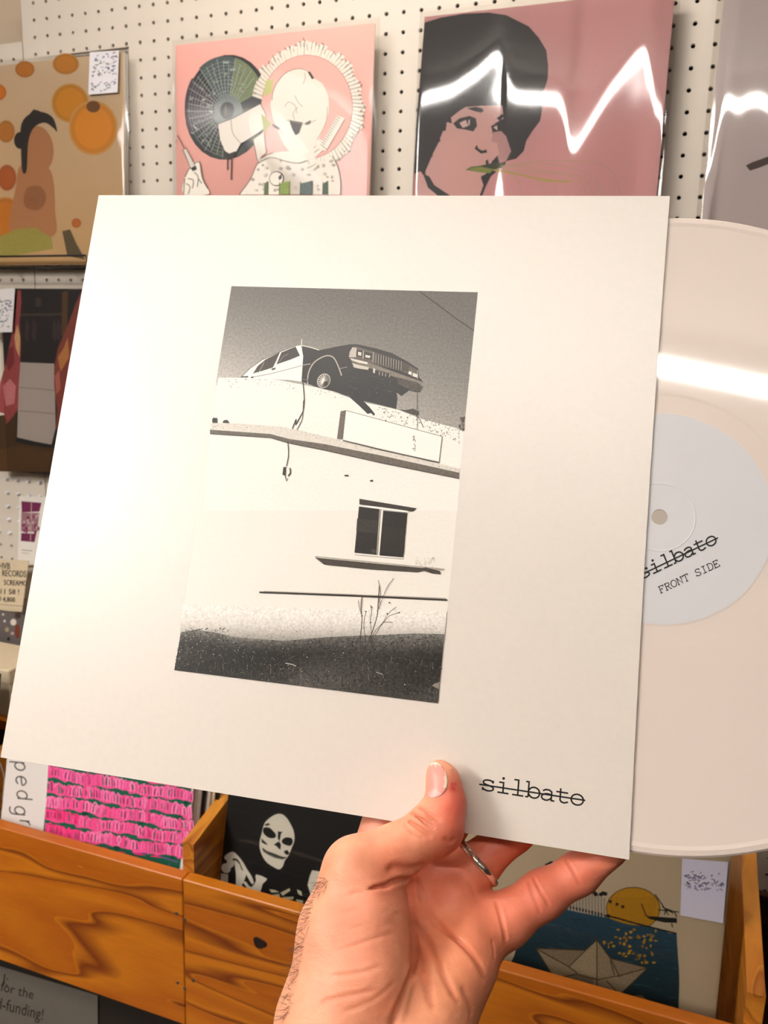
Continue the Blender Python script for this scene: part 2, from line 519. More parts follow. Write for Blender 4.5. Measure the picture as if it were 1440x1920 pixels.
# ------------------------------------------------------------------ pegboard panels with real holes
PITCH = .0254
def pegboard(name, label, x0, x1, z0, z1, hx, hz, y=0.0, th=.005, r=.0029):
    """panel x0..x1, z0..z1, holes at hx + i*PITCH, hz + j*PITCH"""
    root = empty(name, loc=((x0+x1)/2, y, z0))
    tag(root, label, 'pegboard', 'white pegboard panels on the wall')
    n = 10
    i0, i1 = math.ceil((x0 + .006 - hx)/PITCH), math.floor((x1 - .006 - hx)/PITCH)
    j0, j1 = math.ceil((z0 + .006 - hz)/PITCH), math.floor((z1 - .006 - hz)/PITCH)
    xs = [x0] + [hx + (i + .5)*PITCH for i in range(i0, i1)] + [x1]
    zs = [z0] + [hz + (j + .5)*PITCH for j in range(j0, j1)] + [z1]
    mb = MB(); ox, oz = (x0+x1)/2, z0
    for a in range(len(xs)-1):
        cx = hx + (i0 + a)*PITCH - ox
        xa, xb = xs[a]-ox, xs[a+1]-ox
        for b in range(len(zs)-1):
            cz = hz + (j0 + b)*PITCH - oz
            za, zb = zs[b]-oz, zs[b+1]-oz
            V = [(xa,0,za),(xb,0,za),(xb,0,zb),(xa,0,zb)]
            H = [(cx + r*math.cos(2*math.pi*(k+.5)/8), 0, cz + r*math.sin(2*math.pi*(k+.5)/8)) for k in range(8)]
            Hb = [(p[0], th, p[2]) for p in H]
            # ring index k: angles 22.5,67.5(top right) ,112.5 ...
            f = [(1,4+0,4+7),(2,4+1,4+0),(2,4+2,4+1),(3,4+3,4+2),(3,4+4,4+3),(0,4+5,4+4),(0,4+6,4+5),(1,4+7,4+6)]
            f = [(1,2,4+0,4+7),(2,4+1,4+0),(2,3,4+2,4+1),(3,4+3,4+2),(3,0,4+4,4+3),(0,4+5,4+4),(0,1,4+6,4+5),(1,4+7,4+6)]
            f += [(4+k,4+(k+1)%8,12+(k+1)%8,12+k) for k in range(8)]
            mb.add(V+H+Hb, f)
    w = (x1-x0)/2; h = z1-z0
    mb.add([(-w,0,0),(w,0,0),(w,0,h),(-w,0,h),(-w,th,0),(w,th,0),(w,th,h),(-w,th,h)], [(0,1,5,4),(1,2,6,5),(2,3,7,6),(3,0,4,7)])
    me = mb.mesh('perforated_board'); link('perforated_board', me, MATS['pegboard'], root)
    # dark batten frame carrying the board off the wall
    MB().box((-w, th, 0), (w, th+.03, .02)).build('batten', MATS['dark_board'], root)
    MB().box((-w, th, h-.02), (w, th+.03, h)).build('batten', MATS['dark_board'], root)
    MB().box((-w, th+.022, .02), (w, th+.03, h-.02)).build('backing', MATS['hole_shade'], root)  # sheet painted black so the holes look as dark as in shade
    return root
ZB = 1.5
pegboard('pegboard_panel', 'large white pegboard panel behind the pink record covers', -.5326, 1.25, .62, 2.06, 0.0, ZB)
pegboard('pegboard_panel', 'small white pegboard panel behind the fruit portrait cover', -1.2, -.5346, ZB+.215, ZB+.4787, -.82*PITCH, ZB-.15*PITCH)
pegboard('pegboard_panel', 'white pegboard strip under the fruit portrait cover', -1.2, -.5346, ZB-.215, ZB+.213, 0.0, ZB)
low_peg = pegboard('pegboard_panel', 'lower white pegboard with pale pegs beside the handwritten card', -1.2, -.5346, ZB-.88, ZB-.217, -.45*PITCH, ZB+.04*PITCH)
pg = MB().tube([(0, .002, 0), (0, -.004, 0), (0, -.0065, 0)], [.003, .003, .0018], 8).mesh('peg')
bm_fix_normals(pg)
for i in range(-27, -21):
    for j in range(-14, -9):
        if (i, j) in ((-22, -13),): continue
        o = link('peg', pg, MATS['peg_white'], low_peg)
        o.location = ((i + .55)*PITCH + .8673, 0, (j + .04)*PITCH + .88)

# ================================================================== the held sleeve
RS = np.array([[0.97510291, -0.11155748, 0.19164876], [0.07963428, 0.98275619, 0.16687915], [-0.20696062, -0.14746253, 0.96717222]])
TS = np.array([-0.02853287, -0.01464658, 0.41714894])
SU, SV, SN = BW.T @ RS[:, 0], -(BW.T @ RS[:, 1]), -(BW.T @ RS[:, 2])
SC = CAM + BW.T @ TS
A0 = Art(SC, SU, SV, SN)
crn = [A0.loc(p) for p in ((185, 366), (1256, 367.5), (1179.5, 1612), (1, 1420))]
base_mid = SC + SU*((crn[2][0]+crn[3][0])/2) + SV*((crn[2][1]+crn[3][1])/2)
sleeve = empty('record_sleeve', frame_matrix(base_mid, SU, SV, SN))
tag(sleeve, 'white record sleeve with a black and white car photo, held up in front', 'record sleeve')
ob_ = SC - base_mid; offu, offv = ob_ @ SU, ob_ @ SV
def sleeve_panel(name, z0, z1, bow=0.0):
    # outline with a slightly bowed open right edge
    tl, tr, br, bl = [(a + offu, b + offv) for a, b in crn]
    edge = [tuple(np.array(tr)*(1-t) + np.array(br)*t + np.array([-bow*math.sin(math.pi*t), 0])) for t in np.linspace(0, 1, 25)]
    top = [tuple(np.array(tl)*(1-t) + np.array(tr)*t) for t in np.linspace(0, 1, 12)[:-1]]
    out = top + edge + [bl]
    n = len(out)
    return MB().add([(a, b, z0) for a, b in out] + [(a, b, z1) for a, b in out],
        [tuple(range(n))[::-1], tuple(range(n, 2*n))] + [(i, (i+1) % n, n+(i+1) % n, n+i) for i in range(n)]).build(name, MATS['sleeve_paper'], sleeve)
TH = .00045
sleeve_panel('front_panel', -TH, 0.0, .0012)
sleeve_panel('back_panel', -.0042, -.0042 + TH, -.0005)
def lp2(p, z): return (p[0]+offu, p[1]+offv, z)
tl, tr, br, bl = crn
def strip(name, a, b, z0, z1, w):
    a, b = np.array(a), np.array(b); d = (b-a)/np.linalg.norm(b-a); nrm = np.array([-d[1], d[0]])*w
    q = [a, b, b+nrm, a+nrm]
    MB().add([lp2(p, z0) for p in q]+[lp2(p, z1) for p in q], [(0,1,2,3),(4,7,6,5),(0,1,5,4),(1,2,6,5),(2,3,7,6),(3,0,4,7)]).build(name, MATS['sleeve_paper'], sleeve)
strip('spine', tl, bl, -.0042 + TH, -TH, .0006)
strip('folded_edge', tr, tl, -.0042 + TH, -TH, .0006)
strip('folded_edge', bl, br, -.0042 + TH, -TH, .0006)

# --- the printed photograph
art = Art(base_mid, SU, SV, SN, step=5e-6, base=1.5e-5); art.gam = 1.4
A = crop(320, 520, .41667); Bc = crop(320, 880, .41667); Fc = crop(440, 620, .26389)
PQ = [(434, 536.5), (896, 548), (822, 1319), (327, 1257)]
art.poly(PQ, (240, 236, 228), .03)
def sky(u, v):
    t = v
    base = 112 + 62*t**1.3 + 26*(1-u)*t + 10*(1-u)
    return (base+3, base-1, base-8)
art.grid([(434, 536.5), (896, 548), (870, 808), (404, 722)], sky, 14, 12, .30)
art.line(A((1122, 65), (1200, 122), (1290, 190), (1365, 240)), 2.0, (70, 62, 55))
wall_c = (243, 240, 233)
art.poly(A((215, 452), (320, 452), (400, 455), (490, 463), (580, 480), (690, 502), (800, 540), (850, 560), (930, 575), (1030, 598), (1120, 635), (1320, 688), (1300, 905), (1290, 1050), (150, 1050), (180, 690)), wall_c, .05)
art.specks(lambda r: (lambda t: A((230+t*600, 458+max(0, t*600-260)*.22+r.random()**2*40))[0])(r.random()), 120, 1.0, [(150,145,136),(190,184,175),(120,114,106)], 3, (1.6, 1))
art.specks(lambda r: (lambda t: A((930+t*370, 580+t*108+r.random()**1.5*60))[0])(r.random()), 160, 1.2, [(165,160,150),(200,195,186),(140,134,125)], 4)
# car
D1, D2, LT, MG = (52, 46, 40), (70, 63, 55), (236, 231, 222), (168, 161, 150)
art.poly(Fc((480,110),(600,140),(700,118),(820,97),(870,97),(1000,125),(1120,160),(1220,215),(1305,270),(1310,330),(1337,362),(1337,400),(1320,437),(1290,437),(1240,425),(1185,465),(1150,437),(1157,480),(1148,558),(1090,540),(915,500),(960,545),(997,592),(990,606),(968,586),(945,592),(880,530),(810,468),(700,432),(600,407),(520,378),(470,360),(480,180)), D1, .35)
art.poly(Fc((790,300),(860,275),(1000,325),(1160,370),(1240,420),(1180,460),(1150,440),(1155,480),(1148,556),(1000,520),(880,470),(780,420)), (42, 37, 32), .5)
art.poly(Fc((45,332),(100,275),(200,208),(330,150),(440,108),(472,105),(487,180),(475,362),(380,350),(200,345),(45,338)), (246,243,237), .03)
art.poly(Fc((130,305),(165,250),(222,203),(322,153),(297,212),(272,262),(200,285)), (88,80,70), .3)
art.poly(Fc((332,155),(433,113),(464,178),(400,205),(297,240)), (78,70,61), .3)
art.line(Fc((48,330),(110,268),(200,205),(330,148),(440,106)), 1.1, (120,112,102))
art.line(Fc((170,300),(195,255),(210,225)), .8, (190,184,175)); art.line(Fc((315,225),(345,185),(380,165)), .8, (160,152,142))
art.line(Fc((120,332),(240,310),(380,275),(478,248)), 1.0, (150,140,126)); art.line(Fc((478,246),(540,236)), 1.1, (200,194,184))
art.line(Fc((436,110),(470,180)), 2.0, (250,248,243)); art.line(Fc((470,105),(540,118),(600,138)), 1.4, (232,227,218))
art.line(Fc((474,108),(478,62)), 2.0, (215,210,200))
art.poly(Fc((262,270),(292,262),(288,276),(264,282)), (80,70,62)); art.poly(Fc((45,326),(98,322),(95,333),(45,334)), (90,80,70)); art.poly(Fc((118,328),(138,326),(132,337),(115,338)), (95,85,76))
art.line(Fc((520,382),(524,305),(560,232),(620,190),(668,178),(708,198),(740,262),(760,320)), 2.2, (190,183,172), smooth=5)
art.poly(Fc((530,378),(535,310),(572,240),(625,200),(668,190),(700,210),(728,268),(745,335),(720,400),(690,430)), (40,35,31), .45, smooth=4)
art.line(Fc((745,272),(800,258)), 1.2, (165,158,147)); art.line(Fc((480,350),(525,346)), .9, (150,142,132))
art.ell(*Fc((636,357))[0], 15.2, 13.0, (66,60,53), -60, .3)
art.ell(*Fc((633,357))[0], 14.2, 12.0, (205,199,190), -60, .1); art.ell(*Fc((634,358))[0], 12.6, 10.6, (90,83,75), -60, .2)
wc = Fc((634, 358))[0]
for k in range(18):
    t = math.radians(k*20); ro = math.radians(-60)
    ex, ey = 12.2*math.cos(t), 10.2*math.sin(t)
    e = (wc[0]+ex*math.cos(ro)-ey*math.sin(ro), wc[1]+ex*math.sin(ro)+ey*math.cos(ro))
    if k < 9: art.line([wc, e], .9, (190,184,175), new=(k == 0))
    else: art.line([wc, e], 1.2, (240,236,229), new=(k == 9))
art.ell(*Fc((648,378))[0], 5.0, 4.2, (70,63,56), -60, .3)
art.poly(Fc((560,395),(600,408),(700,432),(760,450),(700,436),(640,420)), (238,233,225), .1)
# front end
art.poly(Fc((812,190),(818,150),(838,118),(862,112),(985,150),(1000,156),(1190,220),(1303,282),(1305,340),(1190,290),(1000,240),(900,212)), (120,112,102), .3)
art.poly(Fc((812,190),(818,150),(838,118),(868,125),(862,190)), (205,198,188), .15)
art.poly(Fc((868,135),(912,146),(908,190),(866,180)), (58,52,46), .2); art.poly(Fc((878,150),(902,156),(900,180),(876,174)), (225,220,210), .1)
art.poly(Fc((922,150),(978,165),(972,208),(920,196)), (62,56,49), .2); art.poly(Fc((930,172),(966,180),(960,196),(928,190)), (222,216,206), .1)
art.line(Fc((915,146),(912,200)), 1.4, (210,204,194)); art.line(Fc((988,152),(982,228)), 2.2, (165,158,148))
art.poly(Fc((996,160),(1195,222),(1190,285),(994,232)), (66,60,53), .3)
for k in range(11):
    x = 1005 + k*18
    art.line(Fc((x, 166 + k*5.2), (x-2, 232 + k*5.0)), 1.5, (172,165,154), new=(k == 0))
art.poly(Fc((1195,225),(1240,250),(1236,300),(1190,285)), (95,88,79), .4)
art.poly(Fc((1238,288),(1262,296),(1258,318),(1234,308)), (235,230,221)); art.poly(Fc((1268,300),(1300,312),(1296,336),(1264,324)), (225,219,209))
art.line(Fc((1262,280),(1258,325)), 1.6, (150,142,132)); art.line(Fc((1300,285),(1302,345)), 1.2, (190,184,174))
art.poly(Fc((818,195),(900,214),(990,240),(1150,300),(1300,352),(1338,365),(1336,398),(1280,385),(1150,335),(1000,282),(900,245),(835,225)), (150,142,132), .35)
art.poly(Fc((818,195),(900,214),(945,226),(945,240),(880,228),(835,212)), (226,221,212), .05)
art.poly(Fc((835,230),(900,248),(955,262),(950,280),(890,272),(848,262)), (215,209,199), .1)
art.poly(Fc((985,268),(1000,272),(996,305),(984,300)), (222,216,206))
art.poly(Fc((1010,280),(1100,305),(1098,330),(1010,305)), (70,63,56), .3)
for k, x in enumerate((1030, 1052, 1074, 1102)): art.line(Fc((x, 290+k*7), (x-2, 318+k*5)), 1.6, (180,173,162), new=(k == 0))
art.poly(Fc((1150,330),(1300,370),(1336,400),(1320,434),(1290,434),(1240,420),(1160,380)), (100,92,83), .6)
art.line(Fc((940,325),(1000,330),(1060,350)), .8, (110,102,92)); art.line(Fc((1298,440),(1296,560)), 1.0, (120,112,102))
art.specks(lambda r: Fc((800+r.random()*340, 330+r.random()*150))[0], 90, .7, [(110,102,92),(86,79,70),(140,132,122)], 5)
art.poly(Fc((1160,560),(1215,565),(1270,555),(1310,575),(1308,600),(1270,598),(1220,580)), (96,88,79), .5)
art.line(Fc((1285,595),(1320,640),(1342,690)), 1.1, (70,63,56)); art.line(Fc((1295,600),(1300,660),(1296,700)), .9, (90,82,74))
# hanging cable
art.line(Fc((485,362),(492,430),(495,500),(487,570),(462,620),(435,668)) + A((565, 640), (545, 690), (540, 712)), 1.7, (70,62,55), smooth=4)
art.line(A((598, 555), (594, 630), (580, 665), (568, 688)), 1.2, (95,87,78), smooth=4)
# ledge under the parapet
art.poly(A((182,656),(300,658),(485,672),(560,685),(700,718),(1000,790),(1300,862),(1298,882),(950,808),(700,752),(530,727),(450,706),(178,686)), (226,221,212), .12)
art.poly(A((178,686),(450,706),(530,728),(700,753),(950,803),(1299,880),(1298,906),(950,836),(700,780),(530,746),(450,722),(178,704)), (128,120,110), .35)
art.line(A((178,704),(450,722),(530,746),(700,780),(950,836),(1298,906)), 1.2, (88,80,72))
art.specks(lambda r: (lambda t: A((182+t*1116, 664+max(0, t-.27)*265+r.random()*18))[0])(r.random()), 110, 1.1, [(170,163,152),(196,190,180),(130,122,112)], 6, (2, 1))
art.poly(A((188,640),(192,632),(210,634),(210,655),(188,655)), (44,38,34)); art.poly(A((234,655),(240,644),(256,642),(266,656)), (52,46,40))
# sign box
art.poly(A((765,606),(790,600),(778,730),(749,727)), (132,124,114), .3)
art.poly(A((790,600),(1222,717),(1208,834),(776,732)), (246,243,237))
art.line(A((765,605),(790,600),(1222,717),(1208,832)), 1.0, (120,110,98)); art.line(A((776,735),(950,778),(1208,834)), 2.6, (112,104,94))
art.specks(lambda r: A((1090+r.random()*12, 712+r.random()*70))[0], 26, 1.2, [(165,158,148),(140,132,122)], 7)
art.specks(lambda r: A((1298+r.random()*24, 632+r.random()*54))[0], 34, 1.8, [(130,122,112),(160,152,142),(100,92,84)], 8)
art.line(A((528,740),(531,800),(522,850)), 1.6, (78,70,62), smooth=4)
art.poly(A((508,855),(520,853),(518,892),(504,890)), (60,54,47)); art.line(A((514,858),(516,895),(522,918),(528,905)), 1.3, (70,62,55)); art.line(A((538,858),(540,880),(530,895)), 2.4, (96,88,80))
art.poly(A((780,890),(800,889),(802,895),(786,896)), (80,72,64)); art.poly(A((896,914),(910,911),(912,918),(900,920)), (88,80,72))
# window, sill, lines
art.poly(Bc((850,133),(1107,176),(1090,190),(850,158)), (84,76,68), .3)
art.poly(Bc((848,160),(955,172),(1070,188),(1070,196),(955,182),(848,167)), (246,243,237))
art.poly(Bc((848,168),(943,180),(929,384),(828,375)), (62,56,49), .3); art.poly(Bc((957,186),(1065,198),(1047,396),(940,388)), (56,50,44), .3)
art.poly(Bc((840,222),(940,232),(934,290),(836,280)), (80,74,66), .3); art.poly(Bc((952,258),(1058,270),(1050,380),(942,372)), (66,60,53), .2); art.ell(*Bc((915,368))[0], 5, 4, (95,88,80))
art.line(Bc((942,180),(928,386)), 1.2, (200,194,185)); art.poly(Bc((828,377),(1048,398),(1046,404),(828,384)), (236,232,224))
art.poly(Bc((650,390),(1232,447),(1230,454),(1130,446),(655,401)), (192,186,176), .2)
art.poly(Bc((655,401),(1130,445),(1150,442),(1212,458),(1216,472),(1180,469),(1140,456),(1112,463),(900,450),(692,429)), (98,90,81), .3)
art.line(Bc((652,400),(900,424),(1130,446)), 1.0, (60,54,47))
art.line(Bc((400,553),(800,568),(1245,588)), 2.6, (66,58,51)); art.line(Bc((420,548),(800,562),(1240,580)), 1.2, (205,198,188))
art.specks(lambda r: Bc((1100+r.random()*90, 395+r.random()*45))[0], 60, .9, [(200,194,185),(214,209,200)], 9)
# ground
def dirt(u, v): 
    c = 240 - 75*v**2.4; return (c, c-4, c-11)
art.grid(Bc((55, 610), (1243, 640), (1230, 782), (41, 772)), dirt, 10, 8, .25)
art.specks(lambda r: Bc((60+r.random()*1170, 760-60*r.random()**2.5))[0], 420, 1.0, [(190,184,174),(160,153,143),(130,122,112),(210,204,195)], 10, (1.8, 1))
def soil(u, v):
    c = 132 - 80*min(1, v*3.0) + 22*v + 12*math.sin(u*9+v*4) + (26*v if u > .45 else 0)
    c = max(c, 30); return (c+2, c, c-5)
gt = [(48, 733), (110, 722), (200, 733), (280, 752), (400, 764), (520, 772), (640, 760), (760, 752), (860, 748), (960, 745), (1100, 738), (1232, 742)]
gb = lambda t: np.array((18, 903))*(1-t) + np.array((1203, 1052))*t
art.k += 1
nn = len(art.v); ny = 10; zz = art.base + art.k*art.step
for i, p in enumerate(gt):
    t = (p[0]-48)/1184.0; q = gb(t)
    for j in range(ny+1):
        w = j/ny; pp = Bc(tuple(np.array(p)*(1-w)+q*w))[0]
        a, b = art.loc(pp); art.v.append((a, b, zz)); art.c.append((*art.ink(soil(t, w)), .9))
for i in range(len(gt)-1):
    for j in range(ny):
        a = nn + i*(ny+1) + j; art.f.append((a, a+1, a+ny+2, a+ny+1))
def gp(r, lo=0.0, hi=1.0):
    t = r.random(); w = lo + (hi-lo)*r.random(); i = t*(len(gt)-1); k = int(i)
    p = np.array(gt[k])*(1-(i-k)) + np.array(gt[min(k+1, len(gt)-1)])*(i-k); q = gb((p[0]-48)/1184.0)
    return Bc(tuple(p*(1-w)+q*w))[0]
art.specks(lambda r: gp(r, .02, .5), 420, 1.7, [(60,54,47),(44,39,34),(84,77,68),(36,31,27)], 11, (2.6, 1))
art.specks(lambda r: gp(r, .05, .97), 900, 1.6, [(48,43,37),(70,63,56),(96,88,79),(34,30,26)], 12, (1.6, 1))
art.specks(lambda r: gp(r, .05, .97), 520, .95, [(170,163,152),(205,199,190),(140,132,122),(120,112,102)], 13, (1.6, 1))
art.specks(lambda r: Bc((70+r.random()*190, 715+r.random()*22))[0], 60, 1.6, [(70,63,56),(110,102,92)], 14, (2, 1))
rg = random.Random(77)
for k in range(150):
    p = gp(rg, .45, .95); h = 4 + 9*rg.random()
    art.line([p, (p[0]+rg.uniform(-3, 3), p[1]-h)], .8, rg.choice([(120,112,102),(150,142,132),(92,84,76),(60,54,47)]), new=(k == 0))
art.line(Bc((518,872),(550,878),(565,886)), 1.6, (205,199,190)); art.line(Bc((925,912),(955,922)), 1.4, (190,184,174)); art.poly(Bc((1180,968),(1212,955),(1208,990),(1178,975)), (160,153,143), .3)
# dry shrub
tw = (96, 86, 76)
for k, st in enumerate([[(872,890),(885,800),(905,740),(930,660),(935,590),(940,520)], [(905,770),(950,700),(980,650),(1015,620)], [(855,840),(855,760),(862,680),(858,620),(862,570)], [(875,860),(880,780),(870,700),(880,640)], [(905,740),(900,680),(905,640),(900,610)], [(930,640),(955,580),(975,530),(1005,490)], [(895,780),(920,730),(960,690),(1000,690)], [(938,600),(945,560),(935,500)], [(960,690),(985,660),(1030,645)], [(862,660),(850,620),(845,590)], [(930,880),(910,820),(900,760)], [(835,960),(850,900),(855,850)], [(870,950),(882,880)]]):
    art.line(Bc(*st), 1.5 if k in (0, 2) else .95, tw, smooth=4, new=(k == 0))
for p in [(862,660),(905,620),(1030,645),(880,640),(900,690),(975,650),(985,600)]: art.ell(*Bc(p)[0], 1.6, 1.3, tw, n=7, new=False)
art.build('cover_photo', MATS['print_photo'], sleeve)
# --- title lettering
art = Art(base_mid, SU, SV, SN, base=2e-5)
INK = (20, 18, 18); art.k = 1
letters(art, 'silbato', (901.2, 1480.6), (27.75, 4.45), (1.5, -20.3), 3.1, INK)
art.line([(898.5, 1470.5), (1097.5, 1500.8)], 3.0, INK, new=False)
art.build('title_lettering', MATS['print_cover'], sleeve)

# ================================================================== white record half pulled out
NREC = SN
PREC = SC - SN * .0022
ra = Art(PREC, SU, SV, SN)
hc = ra.loc((1236, 970))
rc = PREC + SU*hc[0] + SV*hc[1]
record = empty('vinyl_record', frame_matrix(rc - SV*.1510, SU, SV, SN))
tag(record, 'white vinyl record half pulled out of the held sleeve', 'record')
def disc(name, prof, mat, zoff, nseg=160, n2=1):
    """lathe about local z through the record centre; prof list of (r, z)"""
    v, f = [], []
    m = len(prof)
    for k in range(nseg):
        t = 2*math.pi*k/nseg
        v += [(r*math.cos(t), .1510 + r*math.sin(t), z+zoff) for r, z in prof]
    for k in range(nseg):
        for i in range(m-1):
            a, b = k*m+i, ((k+1) % nseg)*m+i
            f.append((a, b, b+1, a+1))
    o = MB().add(v, f).build(name, MATS[mat], record, False)
    return o
hz = .0009
prof = [(.00365, -hz), (.00365, hz), (.0505, hz), (.0508, hz-.00006), (.055, hz-.00008), (.0585, hz-.00006), (.060, hz), (.146, hz), (.1478, hz+.0003), (.1500, hz), (.1510, 0), (.1500, -hz), (.1478, -hz-.0003), (.146, -hz), (.060, -hz), (.0505, -hz), (.00365, -hz)]
d = disc('disc', prof, 'vinyl_white', 0)
LBR = None
lab = disc('label', [(.0037, hz+.00002), (.0155, hz+.00012), (.0158, hz+.00022), (.0161, hz+.00022), (.0164, hz+.00012), (.0500, hz+.00012), (.0500, hz)], 'label_paper', 0)
LP = Art(rc + SN*hz, SU, SV, SN, base=2.6e-4); LP.k = 1
letters(LP, 'silbato', (1201.4, 1087.2), (20.75, -9.95), (-6.4, -15.8), 2.8, INK)
LP.line([(1200, 1078.5), (1346, 1008.5)], 2.6, INK, new=False)
letters(LP, 'FRONT SIDE', (1237.2, 1113.2), (11.35, -5.25), (-4.8, -11.8), 1.5, INK)
o = LP.build('label_lettering', MATS['print_cover'], lab)
o.location = (0, .1510, hz)

# ================================================================== the hand (one continuous surface grown from an implicit body)
def J(px, py, z): return np.array([(px-CX)/F*z, (py-CY)/F*z, z])       # mm, axes right / down / forward
def cone(P, a, ra, b, rb):
    ba = b - a; l2 = float(ba @ ba); rr = ra - rb; a2 = l2 - rr*rr; il2 = 1.0/l2
    pa = P - a; y = pa @ ba; z = y - l2
    x2 = ((pa*l2 - y[:, None]*ba)**2).sum(1)
    y2 = y*y*l2; z2 = z*z*l2
    k = np.sign(rr)*rr*rr*x2
    d = (np.sqrt(x2*a2*il2) + y*rr)*il2 - ra
    c1 = np.sign(z)*a2*z2 > k
    c2 = np.sign(y)*a2*y2 < k
    d = np.where(c2, np.sqrt(x2 + y2)*il2 - ra, d)
    d = np.where(c1, np.sqrt(x2 + z2)*il2 - rb, d)
    return d
def smin(a, b, k):
    h = np.maximum(k - np.abs(a-b), 0.0)/k
    return np.minimum(a, b) - h*h*k*.25
def chain(pts): return [(pts[i][0], pts[i][1], pts[i+1][0], pts[i+1][1]) for i in range(len(pts)-1)]
PARTS = {
 'palm': (9.0, chain([(J(690,1905,352),14),(J(700,1640,386),11)]) + chain([(J(745,1910,350),14),(J(785,1640,385),11.5)]) + chain([(J(795,1915,348),14),(J(843,1676,379),12)]) + chain([(J(825,1915,345),14),(J(897,1748,370),12)])
          + chain([(J(806,1900,338),14.5),(J(872,1800,356),13)])),
 'thenar': (8.0, chain([(J(668,1640,352),13),(J(640,1745,343),16.5),(J(624,1900,332),21)]) + chain([(J(697,1712,347),16),(J(683,1830,333),18.5)])),
 'arm': (10.0, chain([(J(626,1960,328),21.5),(J(560,2330,262),24),(J(520,3000,190),27)]) + chain([(J(765,1960,334),20),(J(760,2330,268),23),(J(760,3000,194),26)])),
 'thumb': (5.0, chain([(J(668,1630,351),12.8),(J(738,1600,357),11.0),(J(818,1552,364),11.3)]) + chain([(J(820,1548,364.5),11.0),(J(836,1504,369),8.0),(J(831,1464,372),6.6),(J(823,1447,373),4.9)])),
 'index': (5.0, chain([(J(688,1625,390),11),(J(722,1545,400),10.2),(J(772,1430,400),9.2),(J(800,1330,396),7.6)])),
 'middle': (5.0, chain([(J(785,1640,388),11),(J(840,1540,400),10),(J(900,1430,394),9.2),(J(940,1340,389),7.6)])),
 'ring': (5.0, chain([(J(850,1670,380),11.5),(J(893,1624,385),9.8),(J(965,1555,390),9.3),(J(1060,1460,382),8.8),(J(1120,1395,379),7.2)])),
 'pinky': (5.0, chain([(J(905,1745,371),11.8),(J(946,1726,373),11.2),(J(1017,1677,377),9.9),(J(1085,1637,379),8.7),(J(1148,1596,376),6.6)])),
}
def body(P):
    g = {}
    for name, (k, cs) in PARTS.items():
        d = None
        for a, ra, b, rb in cs:
            e = cone(P, a, ra, b, rb)
            d = e if d is None else smin(d, e, k)
        g[name] = d
    d = smin(g['palm'], g['arm'], 14.0)
    f = g['ring']
    f = smin(f, g['pinky'], 3.5); f = smin(f, g['middle'], 3.0); f = smin(f, g['index'], 3.0)
    d = smin(d, f, 7.0)
    t = smin(g['thenar'], g['thumb'], 9.0)
    t = smin(t, g['arm'], 14.0)
    return smin(d, t, 4.5)
def march(px, py, fn, t0=290.0, t1=430.0):
    px, py = np.atleast_1d(px).astype(float), np.atleast_1d(py).astype(float)
    D = np.c_[(px-CX)/F, (py-CY)/F, np.ones(len(px))]
    z = np.full(len(px), t0)
    for _ in range(60):
        z = np.minimum(z + fn(D*z[:, None])*.8, t1)
    return D*z[:, None], z < t1 - .5
# creases: (pixel polyline, depth mm, half width mm)
CREASES = [
 ([(772,1652),(769,1680),(769,1708),(775,1745),(777,1775),(774,1805),(764,1845),(746,1890),(735,1918)], 1.9, 1.6),
 ([(782,1650),(789,1676),(806,1716),(828,1740),(851,1760),(883,1790),(900,1815),(908,1832)], 1.4, 1.3),
 ([(778,1728),(795,1752),(808,1774),(826,1818),(842,1850),(856,1876)], 1.0, 1.4),
 ([(781,1778),(790,1805),(797,1835),(804,1860),(810,1885)], .8, 1.7),
 ([(866,1850),(880,1885),(884,1905)], .5, 1.5),
 ([(776,1644),(762,1649),(748,1651),(733,1656),(722,1662),(708,1664),(690,1668)], 1.9, 1.0),
 ([(727,1629),(745,1625),(773,1627),(795,1620)], .8, 1.5),
 ([(770,1525),(790,1537),(812,1552)], 1.6, .9), ([(766,1540),(785,1552),(806,1568)], 1.4, .9), ([(787,1515),(803,1524),(822,1538)], 1.2, .8),
 ([(758,1546),(775,1560),(795,1572)], .55, .9), ([(783,1521),(800,1532),(815,1543)], .6, .7),
 ([(832,1572),(845,1578),(852,1572)], .5, 1.0),
 ([(991,1653),(1000,1678),(1008,1698),(1012,1712)], .5, .8), ([(1000,1645),(1012,1668),(1022,1685),(1030,1699)], .7, .7),
 ([(1060,1611),(1069,1624),(1077,1637),(1088,1658)], .8, .7),
 ([(930,1691),(937,1712),(942,1732),(946,1750),(948,1768)], .8, .9),
 ([(921,1764),(925,1780),(926,1796)], .7, .9),
 ([(655,1678),(680,1675),(706,1678)], .35, 1.1), ([(640,1714),(675,1706),(705,1702)], .3, 1.1),
 ([(622,1830),(670,1826),(716,1812)], .3, .9), ([(604,1878),(650,1868),(700,1856)], .45, .9), ([(640,1780),(690,1765),(740,1748)], .25, .9), ([(650,1745),(700,1728),(750,1712)], .22, .8),
 ([(640,1900),(700,1876),(742,1840)], .3, 1.0), ([(862,1640),(880,1655),(890,1680)], .35, 1.4),
]
CR = []
_q = [catmull(pl, 4) for pl, _, _ in CREASES]
_all = [p for q in _q for p in q]
_X, _ok = march([p[0] for p in _all], [p[1] for p in _all], body)
_i = 0
for q, (pl, dep, w) in zip(_q, CREASES):
    X = _X[_i:_i+len(q)][_ok[_i:_i+len(q)]]; _i += len(q)
    if len(X) > 1: CR.append((X, dep, w))
BUMPS = [((705,1700), 2.0, 9), ((860,1690), 1.6, 8), ((880,1745), 1.6, 9), ((845,1800), 1.0, 9), ((786,1530), .9, 5), ((775,1533), .7, 3.5), ((800,1690), -1.2, 7), ((640,1608), 1.0, 8)]
